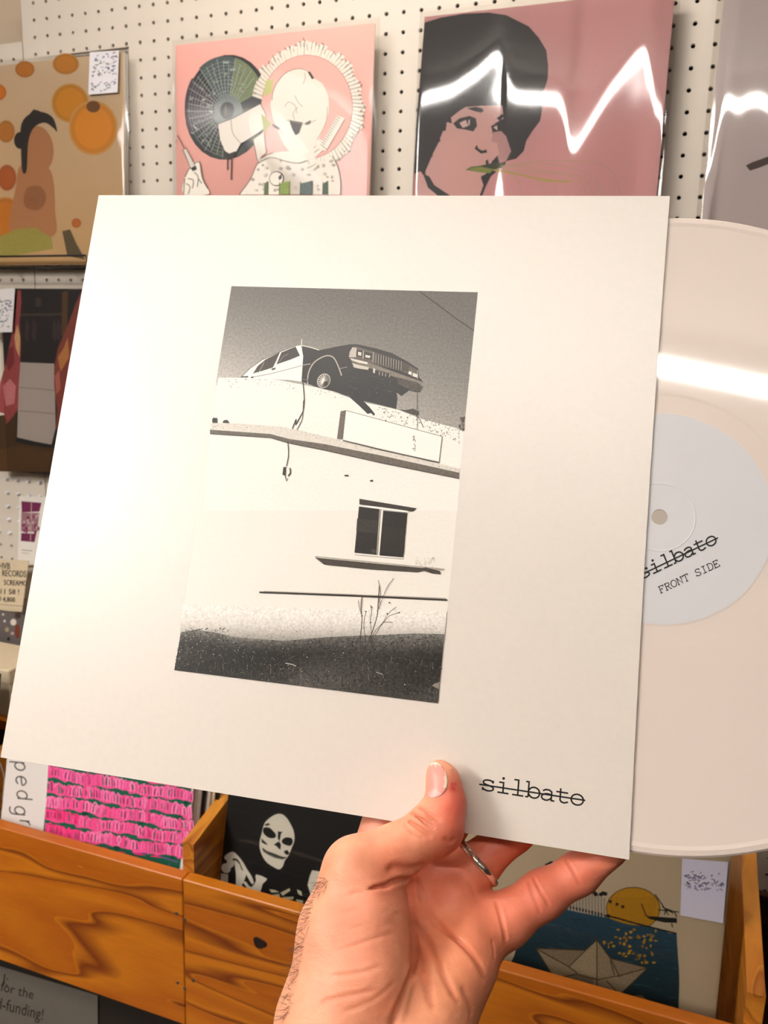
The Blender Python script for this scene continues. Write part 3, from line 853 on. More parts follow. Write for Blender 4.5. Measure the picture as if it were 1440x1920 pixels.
_b, _ = march([p[0] for p, a, s in BUMPS], [p[1] for p, a, s in BUMPS], body)
BP = [(x, a, s) for x, (p, a, s) in zip(_b, BUMPS)]
def skin(P):
    d = body(P)
    near = np.abs(d) < 6.0
    if near.any():
        Q = P[near]; add = np.zeros(len(Q))
        for c, a, s in BP: add -= a*np.exp(-((Q-c)**2).sum(1)/(s*s))
        for X, dep, w in CR:
            lo, hi = X.min(0)-4*w, X.max(0)+4*w
            sel = np.all((Q > lo) & (Q < hi), axis=1)
            if not sel.any(): continue
            S = Q[sel]; best = np.full(len(S), 1e9); tt = np.zeros(len(S))
            L_ = len(X)-1
            for i in range(L_):
                ab = X[i+1]-X[i]; t = np.clip((S-X[i]) @ ab/(ab @ ab), 0, 1)
                dd = ((S - X[i] - t[:, None]*ab)**2).sum(1)
                u = dd < best; best = np.where(u, dd, best); tt = np.where(u, (i+t)/L_, tt)
            fade = np.clip(np.minimum(tt, 1-tt)*6 + .25, 0, 1)
            e = best/(w*w)
            v = dep*fade*(np.exp(-e) - .14*np.exp(-((np.sqrt(e)-2.0)**2)))
            add[sel] += v
        d = d.copy(); d[near] += add
    return d
# voxel surface nets on the plain body
h = 1.9
lo = np.array([-78., 104., 150.]); hi = np.array([118., 285., 420.])
dim = np.ceil((hi-lo)/h).astype(int) + 1
gx, gy, gz = [lo[k] + h*np.arange(dim[k]) for k in range(3)]
val = np.empty(dim)
for i in range(dim[0]):
    Y, Z = np.meshgrid(gy, gz, indexing='ij')
    val[i] = body(np.c_[np.full(Y.size, gx[i]), Y.ravel(), Z.ravel()]).reshape(dim[1], dim[2])
inside = val < 0
c8 = [(a, b, c) for a in (0, 1) for b in (0, 1) for c in (0, 1)]
n0, n1, n2 = dim - 1
cnt = sum(inside[a:a+n0, b:b+n1, c:c+n2].astype(np.int8) for a, b, c in c8)
act = (cnt > 0) & (cnt < 8)
ci = np.argwhere(act)
cid = -np.ones(act.shape, int); cid[act] = np.arange(len(ci))
acc = np.zeros((len(ci), 3)); num = np.zeros(len(ci))
for a in c8:
    for ax in range(3):
        if a[ax]: continue
        b = list(a); b[ax] = 1
        va = val[ci[:, 0]+a[0], ci[:, 1]+a[1], ci[:, 2]+a[2]]; vb = val[ci[:, 0]+b[0], ci[:, 1]+b[1], ci[:, 2]+b[2]]
        sgn = (va < 0) != (vb < 0)
        t = np.where(sgn, va/np.where(va == vb, 1, va-vb), 0)
        p = np.tile(np.array(a, float), (len(ci), 1)); p[:, ax] += t
        acc += p*sgn[:, None]; num += sgn
HV = lo + h*(ci + acc/num[:, None])
quads = []
for ax in range(3):
    o1, o2 = (ax+1) % 3, (ax+2) % 3
    s0 = [slice(None)]*3; s1 = [slice(None)]*3; s0[ax] = slice(0, -1); s1[ax] = slice(1, None)
    ch = inside[tuple(s0)] != inside[tuple(s1)]
    e = np.argwhere(ch)
    ok = (e[:, o1] > 0) & (e[:, o2] > 0) & (e[:, o1] < dim[o1]-1) & (e[:, o2] < dim[o2]-1)
    e = e[ok]; ins = inside[tuple(s0)][e[:, 0], e[:, 1], e[:, 2]]
    def cell(d1, d2):
        q = e.copy(); q[:, o1] -= d1; q[:, o2] -= d2
        return cid[q[:, 0], q[:, 1], q[:, 2]]
    a, b, c, d = cell(1, 1), cell(0, 1), cell(0, 0), cell(1, 0)
    Q = np.c_[a, b, c, d]; Q[~ins] = Q[~ins][:, ::-1]
    quads.append(Q)
quads = np.concatenate(quads)
quads = quads[(quads >= 0).all(1)]
def subdivide(V, Q):
    n = len(V)
    E = np.concatenate([np.sort(np.c_[Q[:, k], Q[:, (k+1) % 4]], 1) for k in range(4)])
    U, inv = np.unique(E, axis=0, return_inverse=True); inv = inv.ravel()
    m = len(Q); ek = [n + inv[k*m:(k+1)*m] for k in range(4)]
    fc = n + len(U) + np.arange(m)
    V2 = np.concatenate([V, V[U].mean(1), V[Q].mean(1)])
    Q2 = np.concatenate([np.c_[Q[:, k], ek[k], fc, ek[k-1]] for k in range(4)])
    return V2, Q2
def project(V, fn, it=2, eps=.25):
    T = np.array([[1, -1, -1], [-1, -1, 1], [-1, 1, -1], [1, 1, 1.]])
    for _ in range(it):
        g = np.zeros_like(V); d = np.zeros(len(V))
        for t in T:
            f_ = fn(V + t*eps); g += t*f_[:, None]; d += f_
        g /= 4*eps; d /= 4
        g2 = (g*g).sum(1)
        V = V - np.clip(d/np.maximum(g2, .3), -1.5, 1.5)[:, None]*g
    return V, g/np.sqrt(np.maximum((g*g).sum(1), 1e-9))[:, None]
def smooth_mesh(V, Q, it):
    for _ in range(it):
        A_ = np.zeros_like(V); N_ = np.zeros(len(V))
        for k in range(4):
            np.add.at(A_, Q[:, k], V[Q[:, (k+1) % 4]]); np.add.at(N_, Q[:, k], 1)
        V = A_/np.maximum(N_, 1)[:, None]
    return V
HV, _ = project(HV, body, 2)
HV, quads = subdivide(HV, quads)
HV, _ = project(HV, body, 1)
HV = smooth_mesh(HV, quads, 2)
HV, _ = project(HV, body, 1)
HV, quads = subdivide(HV, quads)
HV, HN = project(HV, skin, 2, .2)
# skin tone: warm base, redder palm and fingertips; palm also brightened to stand in for light
def tone(V):
    n = len(V); c = np.tile(np.array(lin((232, 170, 134))), (n, 1))
    spots = [((850,1690), 40, (250,142,108), .9), ((895,1775), 28, (248,146,112), .8), ((1020,1680), 26, (228,130,102), .7), ((1110,1630), 24, (226,120,94), .7),
             ((860,1520), 12, (226,100,80), .9), ((864,1480), 8, (216,104,88), .7), ((846,1580), 10, (206,96,76), .6), ((700,1720), 24, (224,140,110), .5), ((700,1840), 30, (222,138,110), .45),
             ((950,1590), 26, (204,100,74), .8), ((700,1550), 20, (226,150,130), .6), ((800,1750), 20, (236,150,108), .5), ((735,1622), 9, (222,120,84), .6), ((735,1660), 10, (214,118,90), .5), ((830,1840), 26, (232,162,116), .5)]
    XS, ok = march([q[0][0] for q in spots], [q[0][1] for q in spots], body)
    for (p, s, col, a), X0_ in zip(spots, XS):
        w = a*np.exp(-((V-X0_)**2).sum(1)/(s*s))[:, None]
        c = c*(1-w) + np.array(lin(col))*w
    X, ok = march([849, 854, 848], [1478, 1470, 1470], skin)
    for q, s in zip(X, (1.5, .7, .6)):
        w = .8*np.exp(-((V-q)**2).sum(1)/(s*s))[:, None]; c = c*(1-w) + np.array(lin((206, 40, 48)))*w
    for X, dep, w0 in CR:      # darker, redder tone along the flexion lines
        if dep < .45: continue
        lo_, hi_ = X.min(0)-3*w0, X.max(0)+3*w0
        X = np.concatenate([X[:-1] + (X[1:]-X[:-1])*q for q in np.linspace(0, 1, 7)[:-1]])
        sel = np.where(np.all((V > lo_) & (V < hi_), axis=1))[0]
        if not len(sel): continue
        D2 = np.min(((V[sel][:, None, :]-X[None])**2).sum(2), axis=1)
        w = (.55*min(1, dep)*np.exp(-D2/(w0*w0*.7)))[:, None]
        c[sel] = c[sel]*(1-w) + np.array(lin((186, 84, 52)))*w
    return c
HC = tone(HV)
WV = CAM + (HV/1000.0) @ BW
me = bpy.data.meshes.new('hand')
me.vertices.add(len(WV)); me.loops.add(len(quads)*4); me.polygons.add(len(quads))
hand_origin = CAM + (J(705, 1990, 330)/1000.0) @ BW
me.vertices.foreach_set('co', (WV - hand_origin).astype(np.float32).ravel())
me.loops.foreach_set('vertex_index', quads.astype(np.int32).ravel())
me.polygons.foreach_set('loop_start', np.arange(0, len(quads)*4, 4, dtype=np.int32))
me.polygons.foreach_set('use_smooth', np.ones(len(quads), dtype=bool))
me.update(calc_edges=True); me.validate()
ca = me.color_attributes.new('tone', 'FLOAT_COLOR', 'POINT')
ca.data.foreach_set('color', np.c_[HC, np.ones(len(HC))].astype(np.float32).ravel())
m, nt, bs, N, L = nodes_of('skin')
at = N('Attribute'); at.attribute_name = 'tone'
tc = N('TexCoord')
nz = N('TexNoise'); nz.inputs['Scale'].default_value = 90; nz.inputs['Detail'].default_value = 5; L(tc.outputs['Object'], nz.inputs['Vector'])
rp = N('ValToRGB'); rp.color_ramp.elements[0].position = .35; rp.color_ramp.elements[1].position = .68
rp.color_ramp.elements[0].color = (.93, .86, .84, 1); rp.color_ramp.elements[1].color = (1.04, 1.03, 1.02, 1)
L(nz.outputs['Fac'], rp.inputs['Fac'])
mx = N('MixRGB'); mx.blend_type = 'MULTIPLY'; mx.inputs[0].default_value = 1; L(at.outputs['Color'], mx.inputs[1]); L(rp.outputs[0], mx.inputs[2])
L(mx.outputs[0], bs.inputs['Base Color'])
bs.inputs['Roughness'].default_value = .48; bs.inputs['Specular IOR Level'].default_value = .45
bs.inputs['Subsurface Weight'].default_value = .2; bs.inputs['Subsurface Radius'].default_value = (1.0, .35, .2); bs.inputs['Subsurface Scale'].default_value = .006
vo = N('TexVoronoi'); vo.inputs['Scale'].default_value = 900; vo.feature = 'DISTANCE_TO_EDGE'
mpn = N('Mapping'); mpn.inputs['Rotation'].default_value = (0, .5, .4); mpn.inputs['Scale'].default_value = (.55, 1, 1.25); L(tc.outputs['Object'], mpn.inputs[0]); L(mpn.outputs[0], vo.inputs['Vector'])
n3 = N('TexNoise'); n3.inputs['Scale'].default_value = 260; n3.inputs['Detail'].default_value = 4; L(mpn.outputs[0], n3.inputs['Vector'])
ad = N('Math'); ad.operation = 'MULTIPLY_ADD'; ad.inputs[1].default_value = .35; L(vo.outputs['Distance'], ad.inputs[0]); L(n3.outputs['Fac'], ad.inputs[2])
bp = N('Bump'); bp.inputs['Strength'].default_value = .42; bp.inputs['Distance'].default_value = .0009; L(ad.outputs[0], bp.inputs['Height']); L(bp.outputs[0], bs.inputs['Normal'])
hand = link('hand', me, m)
hand.location = hand_origin
tag(hand, 'bare left hand gripping the white record sleeve by its bottom edge', 'hand')
def to_hand(V): return CAM + (V/1000.0) @ BW - hand_origin

# thumbnail: a thin curved plate lying on the thumb
outl = [(803,1494),(802.5,1470),(803,1448),(806,1434),(814,1429),(824,1431),(832,1440),(838,1455),(839.5,1470),(836,1482),(828,1491),(816,1496)]
oc = catmull(outl, 4, True); cen = np.array((820, 1464))
rings = [1.0, .93, .8, .6, .4, .2]
NV, nf = [], []
m_ = len(oc)
P_ = [cen + (np.array(p)-cen)*r for r in rings for p in oc] + [cen]
X, ok = march([p[0] for p in P_], [p[1] for p in P_], skin)
Xp, Ng = project(X, skin, 1)
off = np.array([.12]*m_ + [.42]*m_ + [.5]*m_ + [.55]*m_ + [.58]*m_ + [.6]*m_ + [.6])
top = X + Ng*off[:, None]
bot = X - Ng*.3
nt_ = len(top)
fs = []
for r in range(len(rings)-1):
    for k in range(m_):
        a, b = r*m_+k, r*m_+(k+1) % m_
        fs.append((a, b, b+m_, a+m_))
for k in range(m_): fs.append(((len(rings)-1)*m_+k, (len(rings)-1)*m_+(k+1) % m_, nt_-1))
fs2 = fs + [tuple(i+nt_ for i in q)[::-1] for q in fs] + [(k, nt_+k, nt_+(k+1) % m_, (k+1) % m_) for k in range(m_)]
mb = MB().add(to_hand(np.concatenate([top, bot])), fs2)
me = mb.mesh('thumbnail'); bm_fix_normals(me)
cols = np.zeros((2*nt_, 4)); cols[:, 3] = 0
for i, p in enumerate(P_):
    v = np.array(p); tipd = (1447 - v[1]) ; lun = math.hypot((v[0]-816)/13, (v[1]-1494)/13)
    c = (224, 150, 136)
    if v[1] < 1436 or (v[0] > 833.5 and v[1] < 1478): c = (244, 214, 188)
    elif lun < 1: c = (230, 168, 158)
    cols[i, :3] = lin(c); cols[i+nt_, :3] = lin(c)
at_ = me.color_attributes.new('ink', 'FLOAT_COLOR', 'POINT'); at_.data.foreach_set('color', cols.astype(np.float32).ravel())
print_mat('nail', .36, 200, .4)
o = link('thumbnail', me, MATS['nail'], hand, True); o['label'] = 'smooth pink thumbnail'
# dark arm hair on the back edge of the wrist
rnd = random.Random(5); mbh = MB()
edge = [(604,1650),(592,1668),(578,1690),(566,1728),(560,1758),(552,1790),(545,1830),(536,1870),(528,1905)]
ec = catmull(edge, 8)
hp = [np.array(ec[rnd.randrange(len(ec))]) + np.array((rnd.uniform(1, 15), rnd.uniform(-6, 6))) for k in range(150)]
HX, hok = march([p[0] for p in hp], [p[1] for p in hp], body)
_, HNn = project(HX, body, 1)
for Xs, Nn, okk in zip(HX, HNn, hok):
    if not okk: continue
    dr = np.array([-.6, .5, -.1]) + Nn*.5 + np.array([rnd.uniform(-.8, .8), rnd.uniform(-.8, .8), rnd.uniform(-.5, .5)])
    dr /= np.linalg.norm(dr); ln = rnd.uniform(2.5, 6.5); cv = np.array([rnd.uniform(-.4, .4), rnd.uniform(-.3, .3), .2])
    pts = [Xs + dr*ln*t + Nn*(.15 + 1.1*t*(1-t)) + cv*ln*.6*t*t for t in (0, .33, .66, 1)]
    mbh.tube(list(to_hand(np.array(pts))), [.00007, .00006, .00005, .00002], 4)
o = mbh.build('arm_hair', MATS['hair_dark'], hand); o['kind'] = 'stuff'; o['label'] = 'fine dark hair on the wrist'

# ring worn on the ring finger
fa, fb = J(872, 1646, 383), J(965, 1555, 390)
ax = (fb-fa)/np.linalg.norm(fb-fa)
rc_ = J(897, 1620, 385.3)
e1 = np.cross(ax, [0, 0, 1.]); e1 /= np.linalg.norm(e1); e2 = np.cross(ax, e1)
mb = MB(); nS, nT = 72, 12; v, f = [], []
for i in range(nS):
    t = 2*math.pi*i/nS; rad = 11.2
    wob = 1 + .16*math.sin(t*9) ; tw_ = t*4.5
    for j in range(nT):
        u = 2*math.pi*j/nT
        a, b = 1.75*math.cos(u), 1.15*wob*math.sin(u)
        a2, b2 = a*math.cos(.35*math.sin(tw_)) - b*math.sin(.35*math.sin(tw_)), a*math.sin(.35*math.sin(tw_)) + b*math.cos(.35*math.sin(tw_))
        v.append((rad + b2)*(math.cos(t)*e1 + math.sin(t)*e2) + a2*ax)
for i in range(nS):
    for j in range(nT):
        f.append((i*nT+j, ((i+1) % nS)*nT+j, ((i+1) % nS)*nT+(j+1) % nT, i*nT+(j+1) % nT))
rw = CAM + (rc_/1000) @ BW
o = MB().add((np.array(v)/1000) @ BW, f).build('finger_ring', MATS['silver'], None, True)
o.location = rw
tag(o, 'hammered silver ring worn on the ring finger', 'ring')

# ================================================================== record covers on the wall and in the bins
def film(root, w, hgt, th, seed, amp=.0009, lift=.0016, nx=56, ny=56, waves=None, xm=.007, path=None, art_=None, mat='film'):
    """clear outer bag: front sheet with soft ripples, wrapped round the sides"""
    r = random.Random(seed)
    W_ = waves or [(r.uniform(.5, 2.2), r.uniform(.5, 2.0), r.uniform(0, 6.28), r.uniform(.4, 1)) for _ in range(5)]
    def hh(u, v):
        s = sum(a*math.sin(2*math.pi*(fx*u + fy*v) + p) for fx, fy, p, a in W_)/sum(a for *_, a in W_)
        e = min(1, 14*min(u, 1-u), 14*min(v, 1-v) + .15)
        return lift + amp*(1+s)*e*1.6
    yh = None
    if path:
        # film bent along this line so that the tube's reflection shows there
        nx, ny = 150, 90
        lp = [art_.loc(p) for p in path]
        xs_ = (-w/2-xm) + (w+2*xm)*np.linspace(0, 1, nx+1)
        yh = np.interp(xs_, [p[0] for p in lp], [p[1] for p in lp])
        for _ in range(2): yh = np.convolve(np.pad(yh, 2, mode='edge'), [.1, .2, .4, .2, .1], 'valid')
        lx, ly, lz = TUBES[0][0], TUBES[0][1], CEIL - .036
        sl = []
        for x_, y_ in zip(xs_, yh):
            P = art_.P0 + x_*art_.U + y_*art_.V; d_ = P - CAM; d_ /= np.linalg.norm(d_)
            def err(s_):
                n_ = art_.N - s_*art_.V; n_ = n_/np.linalg.norm(n_); r_ = d_ - 2*(d_ @ n_)*n_
                xh = P[0] + r_[0]*(lz-P[2])/max(r_[2], .05); ly_ = ly + (xh-lx)*math.tan(math.radians(TUBES[0][3]))
                return r_[1]*(lz-P[2]) - r_[2]*(ly_-P[1])
            a0, b0 = -.25, .25
            fa_ = err(a0)
            for _ in range(30):
                m0 = (a0+b0)/2
                if (err(m0) > 0) == (fa_ > 0): a0 = m0
                else: b0 = m0
            sl.append((a0+b0)/2)
        sl = np.array(sl)
    v, f = [], []
    for j in range(ny+1):
        for i in range(nx+1):
            u, q = i/nx, j/ny
            x = (-w/2-xm) + (w+2*xm)*u; y = -.001 + (hgt+.009)*q
            z = hh(u, q) if yh is None else lift + .0035 + .045*math.tanh((y-yh[i])/.045)*sl[i]
            ed = max(0, (abs(x)-w/2)/xm)
            z = z*(1-ed**2) - (th*.5)*ed**2
            v.append((x, y, z))
    for j in range(ny):
        for i in range(nx):
            a = j*(nx+1)+i; f.append((a, a+1, a+nx+2, a+nx+1))
    nb = len(v)
    v += [(-w/2-xm, -.001, -th*.5), (w/2+xm, -.001, -th*.5), (w/2+xm, hgt+.008, -th*.5), (-w/2-xm, hgt+.008, -th*.5)]
    v += [(-w/2, -.0012, -th-.0006), (w/2, -.0012, -th-.0006), (w/2, hgt+.008, -th-.0006), (-w/2, hgt+.008, -th-.0006)]
    f += [(nb, nb+4, nb+7, nb+3), (nb+1, nb+2, nb+6, nb+5), (nb+4, nb+5, nb+6, nb+7)]
    return MB().add(v, f).build('plastic_bag', MATS[mat], root, True)

def cover(label, xc, y0, z0, theta, w, h=None, th=.0035, mat='paper_white', name='record_cover', group=None, kind=None):
    """upright square record cover; (xc, y0, z0) = middle of its bottom edge, leaning back by theta degrees"""
    t = math.radians(theta); h = h or w
    U, V, N_ = np.array([1., 0, 0]), np.array([0, math.sin(t), math.cos(t)]), np.array([0, -math.cos(t), math.sin(t)])
    P0 = np.array([xc, y0, z0])
    root = empty(name, frame_matrix(P0, U, V, N_))
    tag(root, label, 'record', group)
    MB().bbox((-w/2, 0, -th), (w/2, h, 0), .0006).build('sleeve', MATS[mat], root)
    return root, Art(P0, U, V, N_, step=5e-6, base=5e-5)
def wall_cover(label, pl, pr, ytop, theta, **k):
    a, b = at_y(*pl, ytop), at_y(*pr, ytop)
    w = b[0]-a[0]; zt = (a[2]+b[2])/2; t = math.radians(theta)
    return cover(label, (a[0]+b[0])/2, ytop - w*math.sin(t), zt - w*math.cos(t), theta, w, **k) + (w,)
def sticker(root, art_, quad, col=(214, 212, 224), scrib=None, seed=1, ink=(96, 92, 110)):
    """small printed price label lying on the bag"""
    q = [art_.loc(p) for p in quad]; z = .0045
    s = MB().add([(a, b, z) for a, b in q] + [(a, b, z+.0002) for a, b in q], [(0,1,2,3)[::-1], (4,5,6,7), (0,1,5,4), (1,2,6,5), (2,3,7,6), (3,0,4,7)])
    mname = 'sticker_%d_%d_%d' % col
    if mname not in MATS: plain(mname, col, .55)
    o = s.build('price_sticker', MATS[mname], root)
    if scrib:
        a2 = Art(art_.P0, art_.U, art_.V, art_.N, base=.0048); a2.k = 1
        tl, tr, br, bl = [np.array(p, float) for p in quad]; r = random.Random(seed)
        for v0, v1, n in scrib:
            for k in range(n):
                u = r.uniform(.05, .9); v = r.uniform(v0, v1); L_ = r.uniform(.03, .10)
                P = lambda u, v: (1-v)*((1-u)*tl+u*tr)+v*((1-u)*bl+u*br)
                pts = [P(u, v), P(min(.96, u+L_*.5), v+r.uniform(-.04, .04)), P(min(.97, u+L_), v+r.uniform(-.03, .03))]
                a2.line(pts, r.uniform(.8, 2.0), tuple(int(c*r.uniform(.8, 1.3)) for c in ink), new=False)
        a2.build('sticker_print', MATS['print_cover'], o)
    return o

# ---- pink cover: hooded figure with a record for a head
S2 = crop(300, 30, .30556)
root, art, w = wall_cover('pink record cover with a drawn figure whose face is a cobwebbed black record', (329, 85), (703, 43), -.028, 1.3)
PK = (238, 178, 166)
t_l, t_r, b_r, b_l = (-w/2, w), (w/2, w), (w/2, 0), (-w/2, 0)
art.grid([t_l, t_r, b_r, b_l], lambda u, v: PK, 1, 1, .05, local=True)
OUT = (40, 34, 32)
WH = (232, 224, 210)
art.ell(*S2((410, 560))[0], 78.5, 99, OUT, 8)
art.ell(*S2((410, 560))[0], 77, 97.5, (36, 42, 42), 8, .5)
rs = random.Random(8)
cx, cy = S2((410, 580))[0]
for (a0, a1, col) in ((150, 215, (66, 54, 66)), (230, 285, (70, 86, 84)), (285, 340, (116, 128, 92)), (60, 110, (52, 62, 48)), (0, 45, (86, 92, 60))):
    pts = [(cx, cy)] + [(cx - 3 + 76*math.cos(math.radians(t)), cy - 6 + 96*math.sin(math.radians(t))) for t in range(a0, a1+1, 5)]
    art.poly(pts, col, .5)
for k in range(10):
    r_ = 22 + 5.6*k
    art.line([(cx - 1 + r_*math.cos(math.radians(t))*.97, cy - 3 + r_*1.22*math.sin(math.radians(t))) for t in range(95, 300, 7)], .7, (150, 156, 154), new=(k == 0))
for k in range(26):
    t = math.radians(95 + 9*k); e = .95 if k % 3 else 1.0
    art.line([(cx + 18*math.cos(t), cy + 20*math.sin(t)), (cx - 2 + 74*e*math.cos(t), cy - 5 + 94*e*math.sin(t))], .8, (176, 182, 180), new=(k == 0))
for k in range(90):
    t = math.radians(rs.uniform(95, 330)); q = rs.uniform(.2, .98)
    x, y = cx - 2 + 74*q*math.cos(t), cy - 5 + 94*q*math.sin(t)
    art.line([(x, y), (x + rs.uniform(-4, 4), y + rs.uniform(-4, 4)), (x + rs.uniform(-6, 6), y + rs.uniform(-5, 5))], rs.uniform(.6, 1.8), rs.choice([(196, 204, 202), (140, 150, 146), (92, 104, 86), (170, 176, 150)]), new=(k == 0))
art.ell(cx + 3, cy + 2, 26, 30, (120, 130, 128), 8, .4); art.ell(*S2((412, 580))[0], 13.5, 16, (26, 24, 25), 8)
art.line(S2((404, 548), (402, 612)), 1.3, (150, 140, 110))
# hood frill
for k in range(64):
    t = math.radians(-168 + 245*k/63); r0, r1 = 82 + rs.uniform(-3, 3), 104 + rs.uniform(-5, 6)
    c0 = S2((905, 560))[0]
    a_ = (c0[0] + r0*math.cos(t), c0[1] + r0*1.13*math.sin(t)); b_ = (c0[0] + r1*math.cos(t+.03), c0[1] + r1*1.13*math.sin(t+.03))
    tn = (-math.sin(t)*6.0, math.cos(t)*6.0)
    art.poly([(a_[0]-tn[0], a_[1]-tn[1]), (b_[0]-tn[0]*1.2, b_[1]-tn[1]*1.2), (b_[0]+tn[0]*1.2, b_[1]+tn[1]*1.2), (a_[0]+tn[0], a_[1]+tn[1])], WH, 0)
    art.line([a_, b_], 1.1, (92, 82, 74)); art.line([b_, (b_[0]+rs.uniform(-5, 5), b_[1]+rs.uniform(-6, 3))], 1.3, (66, 58, 52)); art.line([((a_[0]*.4+b_[0]*.6)+rs.uniform(-2, 2), (a_[1]*.4+b_[1]*.6)), (b_[0]+rs.uniform(-4, 4), b_[1]+rs.uniform(-4, 4))], .9, (84, 74, 66))
    if k % 2: art.line([((a_[0]+b_[0])/2, (a_[1]+b_[1])/2), b_], 1.6, (130, 120, 108))
hx, hy = S2((905, 560))[0]
art.ell(hx, hy, 86, 98, PK, 0)
art.line([(hx + 85*math.cos(math.radians(t)), hy + 97*math.sin(math.radians(t))) for t in range(-170, 80, 6)], .9, (150, 118, 104))
art.poly(S2((690,500),(720,420),(780,350),(860,325),(915,340),(950,385),(1000,420),(1035,500),(1035,600),(1000,700),(960,790),(900,850),(840,855),(770,800),(720,690),(680,580)), WH, 0, smooth=4)
art.line(S2((690,520),(705,440),(770,355),(850,325),(905,338)), 1.2, (110,100,92), smooth=4); art.poly(S2((905,340),(925,345),(950,385),(935,390)), (60,52,50))
art.line(S2((680,560),(700,650),(760,730)), 1.0, (150,140,130), smooth=4); art.poly(S2((795,640),(880,655),(858,720),(835,735),(815,700)), (92,90,92), .2); art.poly(S2((690,660),(740,690),(730,700),(695,680)), (70,64,60)); art.poly(S2((890,660),(930,640),(925,665),(900,672)), (100,94,90))
for st in [[(770,560),(790,530),(830,550),(845,600)], [(830,490),(850,530),(880,560)], [(880,420),(895,380),(890,350)], [(780,640),(840,655),(900,665),(960,640)], [(1030,560),(1020,660),(960,770)], [(760,800),(800,850),(900,860)], [(850,560),(820,600),(830,640)]]:
    art.line(S2(*st), 1.0, (150, 140, 128), smooth=4)
art.poly(S2((575,760),(640,715),(655,840),(600,885)), WH); art.line(S2((575,760),(600,885)), 1.2, OUT); art.line(S2((640,715),(655,840)), 1.0, (110,100,90))
# bandage / sleeve across the record
art.poly(S2((358,665),(450,630),(620,540),(650,600),(662,680),(560,750),(500,785),(470,840),(430,850),(400,830),(370,760)), (226,218,206)); art.line(S2((358,665),(450,630),(620,540),(650,600),(662,680),(560,750),(500,785),(470,840),(430,850),(400,830),(370,760)), 1.2, OUT, closed=True)
art.line(S2((440,640),(450,720),(500,785)), 1.1, (120,110,104), smooth=4); art.poly(S2((400,850),(430,845),(470,830),(460,868),(420,880)), OUT)
art.line(S2((418,880),(418,945)), 2.0, OUT); art.line(S2((443,875),(440,1005)), 2.4, OUT); art.poly(S2((650,400),(700,390),(690,470),(640,500)), (186,186,120)); art.poly(S2((625,600),(665,640),(690,660),(640,720)), (170,172,96))
# dress
art.poly(S2((490,1098),(560,1000),(600,910),(650,860),(700,840),(780,830),(920,850),(1000,900),(1060,860),(1095,930),(1112,1020),(1112,1098)), WH)
art.line(S2((490,1098),(560,1000),(600,910),(650,860),(700,840)), 1.3, OUT, smooth=4); art.line(S2((1060,860),(1095,930),(1112,1020),(1110,1098)), 1.2, OUT, smooth=4)
for k in range(46):
    x, y = rs.uniform(560, 1090), rs.uniform(870, 1090)
    art.ell(*S2((x, y))[0], rs.uniform(2, 5), rs.uniform(2, 4.5), rs.choice([(206,198,186),(190,180,168),(176,166,154)]), n=9); art.ell(*S2((x+4, y+2))[0], 1.4, 1.4, (150,140,130), n=7)
art.ell(*S2((720, 1000))[0], 14, 14, OUT); art.ell(*S2((718, 1000))[0], 12.4, 12.4, WH); art.poly(S2((730,990),(750,970),(752,1000),(735,1010)), (70,62,58))
for x0, x1, c in ((645, 668, (86,104,60)), (738, 800, (126,146,62)), (866, 940, (84,100,96)), (1004, 1036, (70,88,66))): art.poly(S2((x0, 1030), (x1, 1012), (x1, 1098), (x0-4, 1098)), c, .5)
for x in (668, 738, 800, 866, 940, 1004): art.line(S2((x, 1020), (x-2, 1098)), 1.4, OUT)
art.line(S2((600,910),(680,870),(780,895),(860,905),(920,880)), 1.2, (120,110,100), smooth=4)
for k in range(20):
    t = k/19; p = S2((980-60*t+20*math.sin(t*9), 780+150*t))[0]
    art.ell(p[0], p[1], 9, 6, WH, 30*math.sin(k)); art.line([(p[0]-7, p[1]+2), (p[0]+6, p[1]-3)], 1.0, (110,100,90))
for k in range(14):
    t = k/13; p = S2((1110-100*t, 640+170*t))[0]; art.poly([(p[0]-6, p[1]-8), (p[0]+9, p[1]-3), (p[0]+4, p[1]+7), (p[0]-8, p[1]+3)], WH); art.line([(p[0]-6, p[1]-6), (p[0]+6, p[1]+4)], 1.0, (100,92,84))
# hand with syringe
art.poly(S2((150,1098),(160,990),(185,940),(230,895),(250,900),(258,960),(270,1010),(298,1060),(298,1098)), WH, smooth=3)
for st in [[(160,990),(185,940),(230,900),(250,905),(258,960),(270,1010),(298,1060)], [(175,1000),(210,1010),(205,1060)], [(165,1030),(190,1050),(180,1095)], [(215,960),(240,990),(235,1050)], [(240,1000),(262,1030)], [(150,1098),(158,1000)]]: art.line(S2(*st), 1.5, (66,58,54), smooth=4)
art.poly(S2((148,825),(165,812),(222,920),(195,940)), (206,198,186)); art.line(S2((148,825),(165,812),(222,920),(195,940)), 1.0, OUT, closed=True); art.line(S2((155,815),(128,762),(112,735)), 1.4, (70,60,56)); art.line(S2((106,760),(104,785)), .9, (176,100,84)); art.poly(S2((195,935),(228,922),(232,945),(205,955)), OUT)
art.build('cover_print', MATS['print_cover'], root)
film(root, w, w, .0035, 3, .00035, .0010, mat='film_soft')

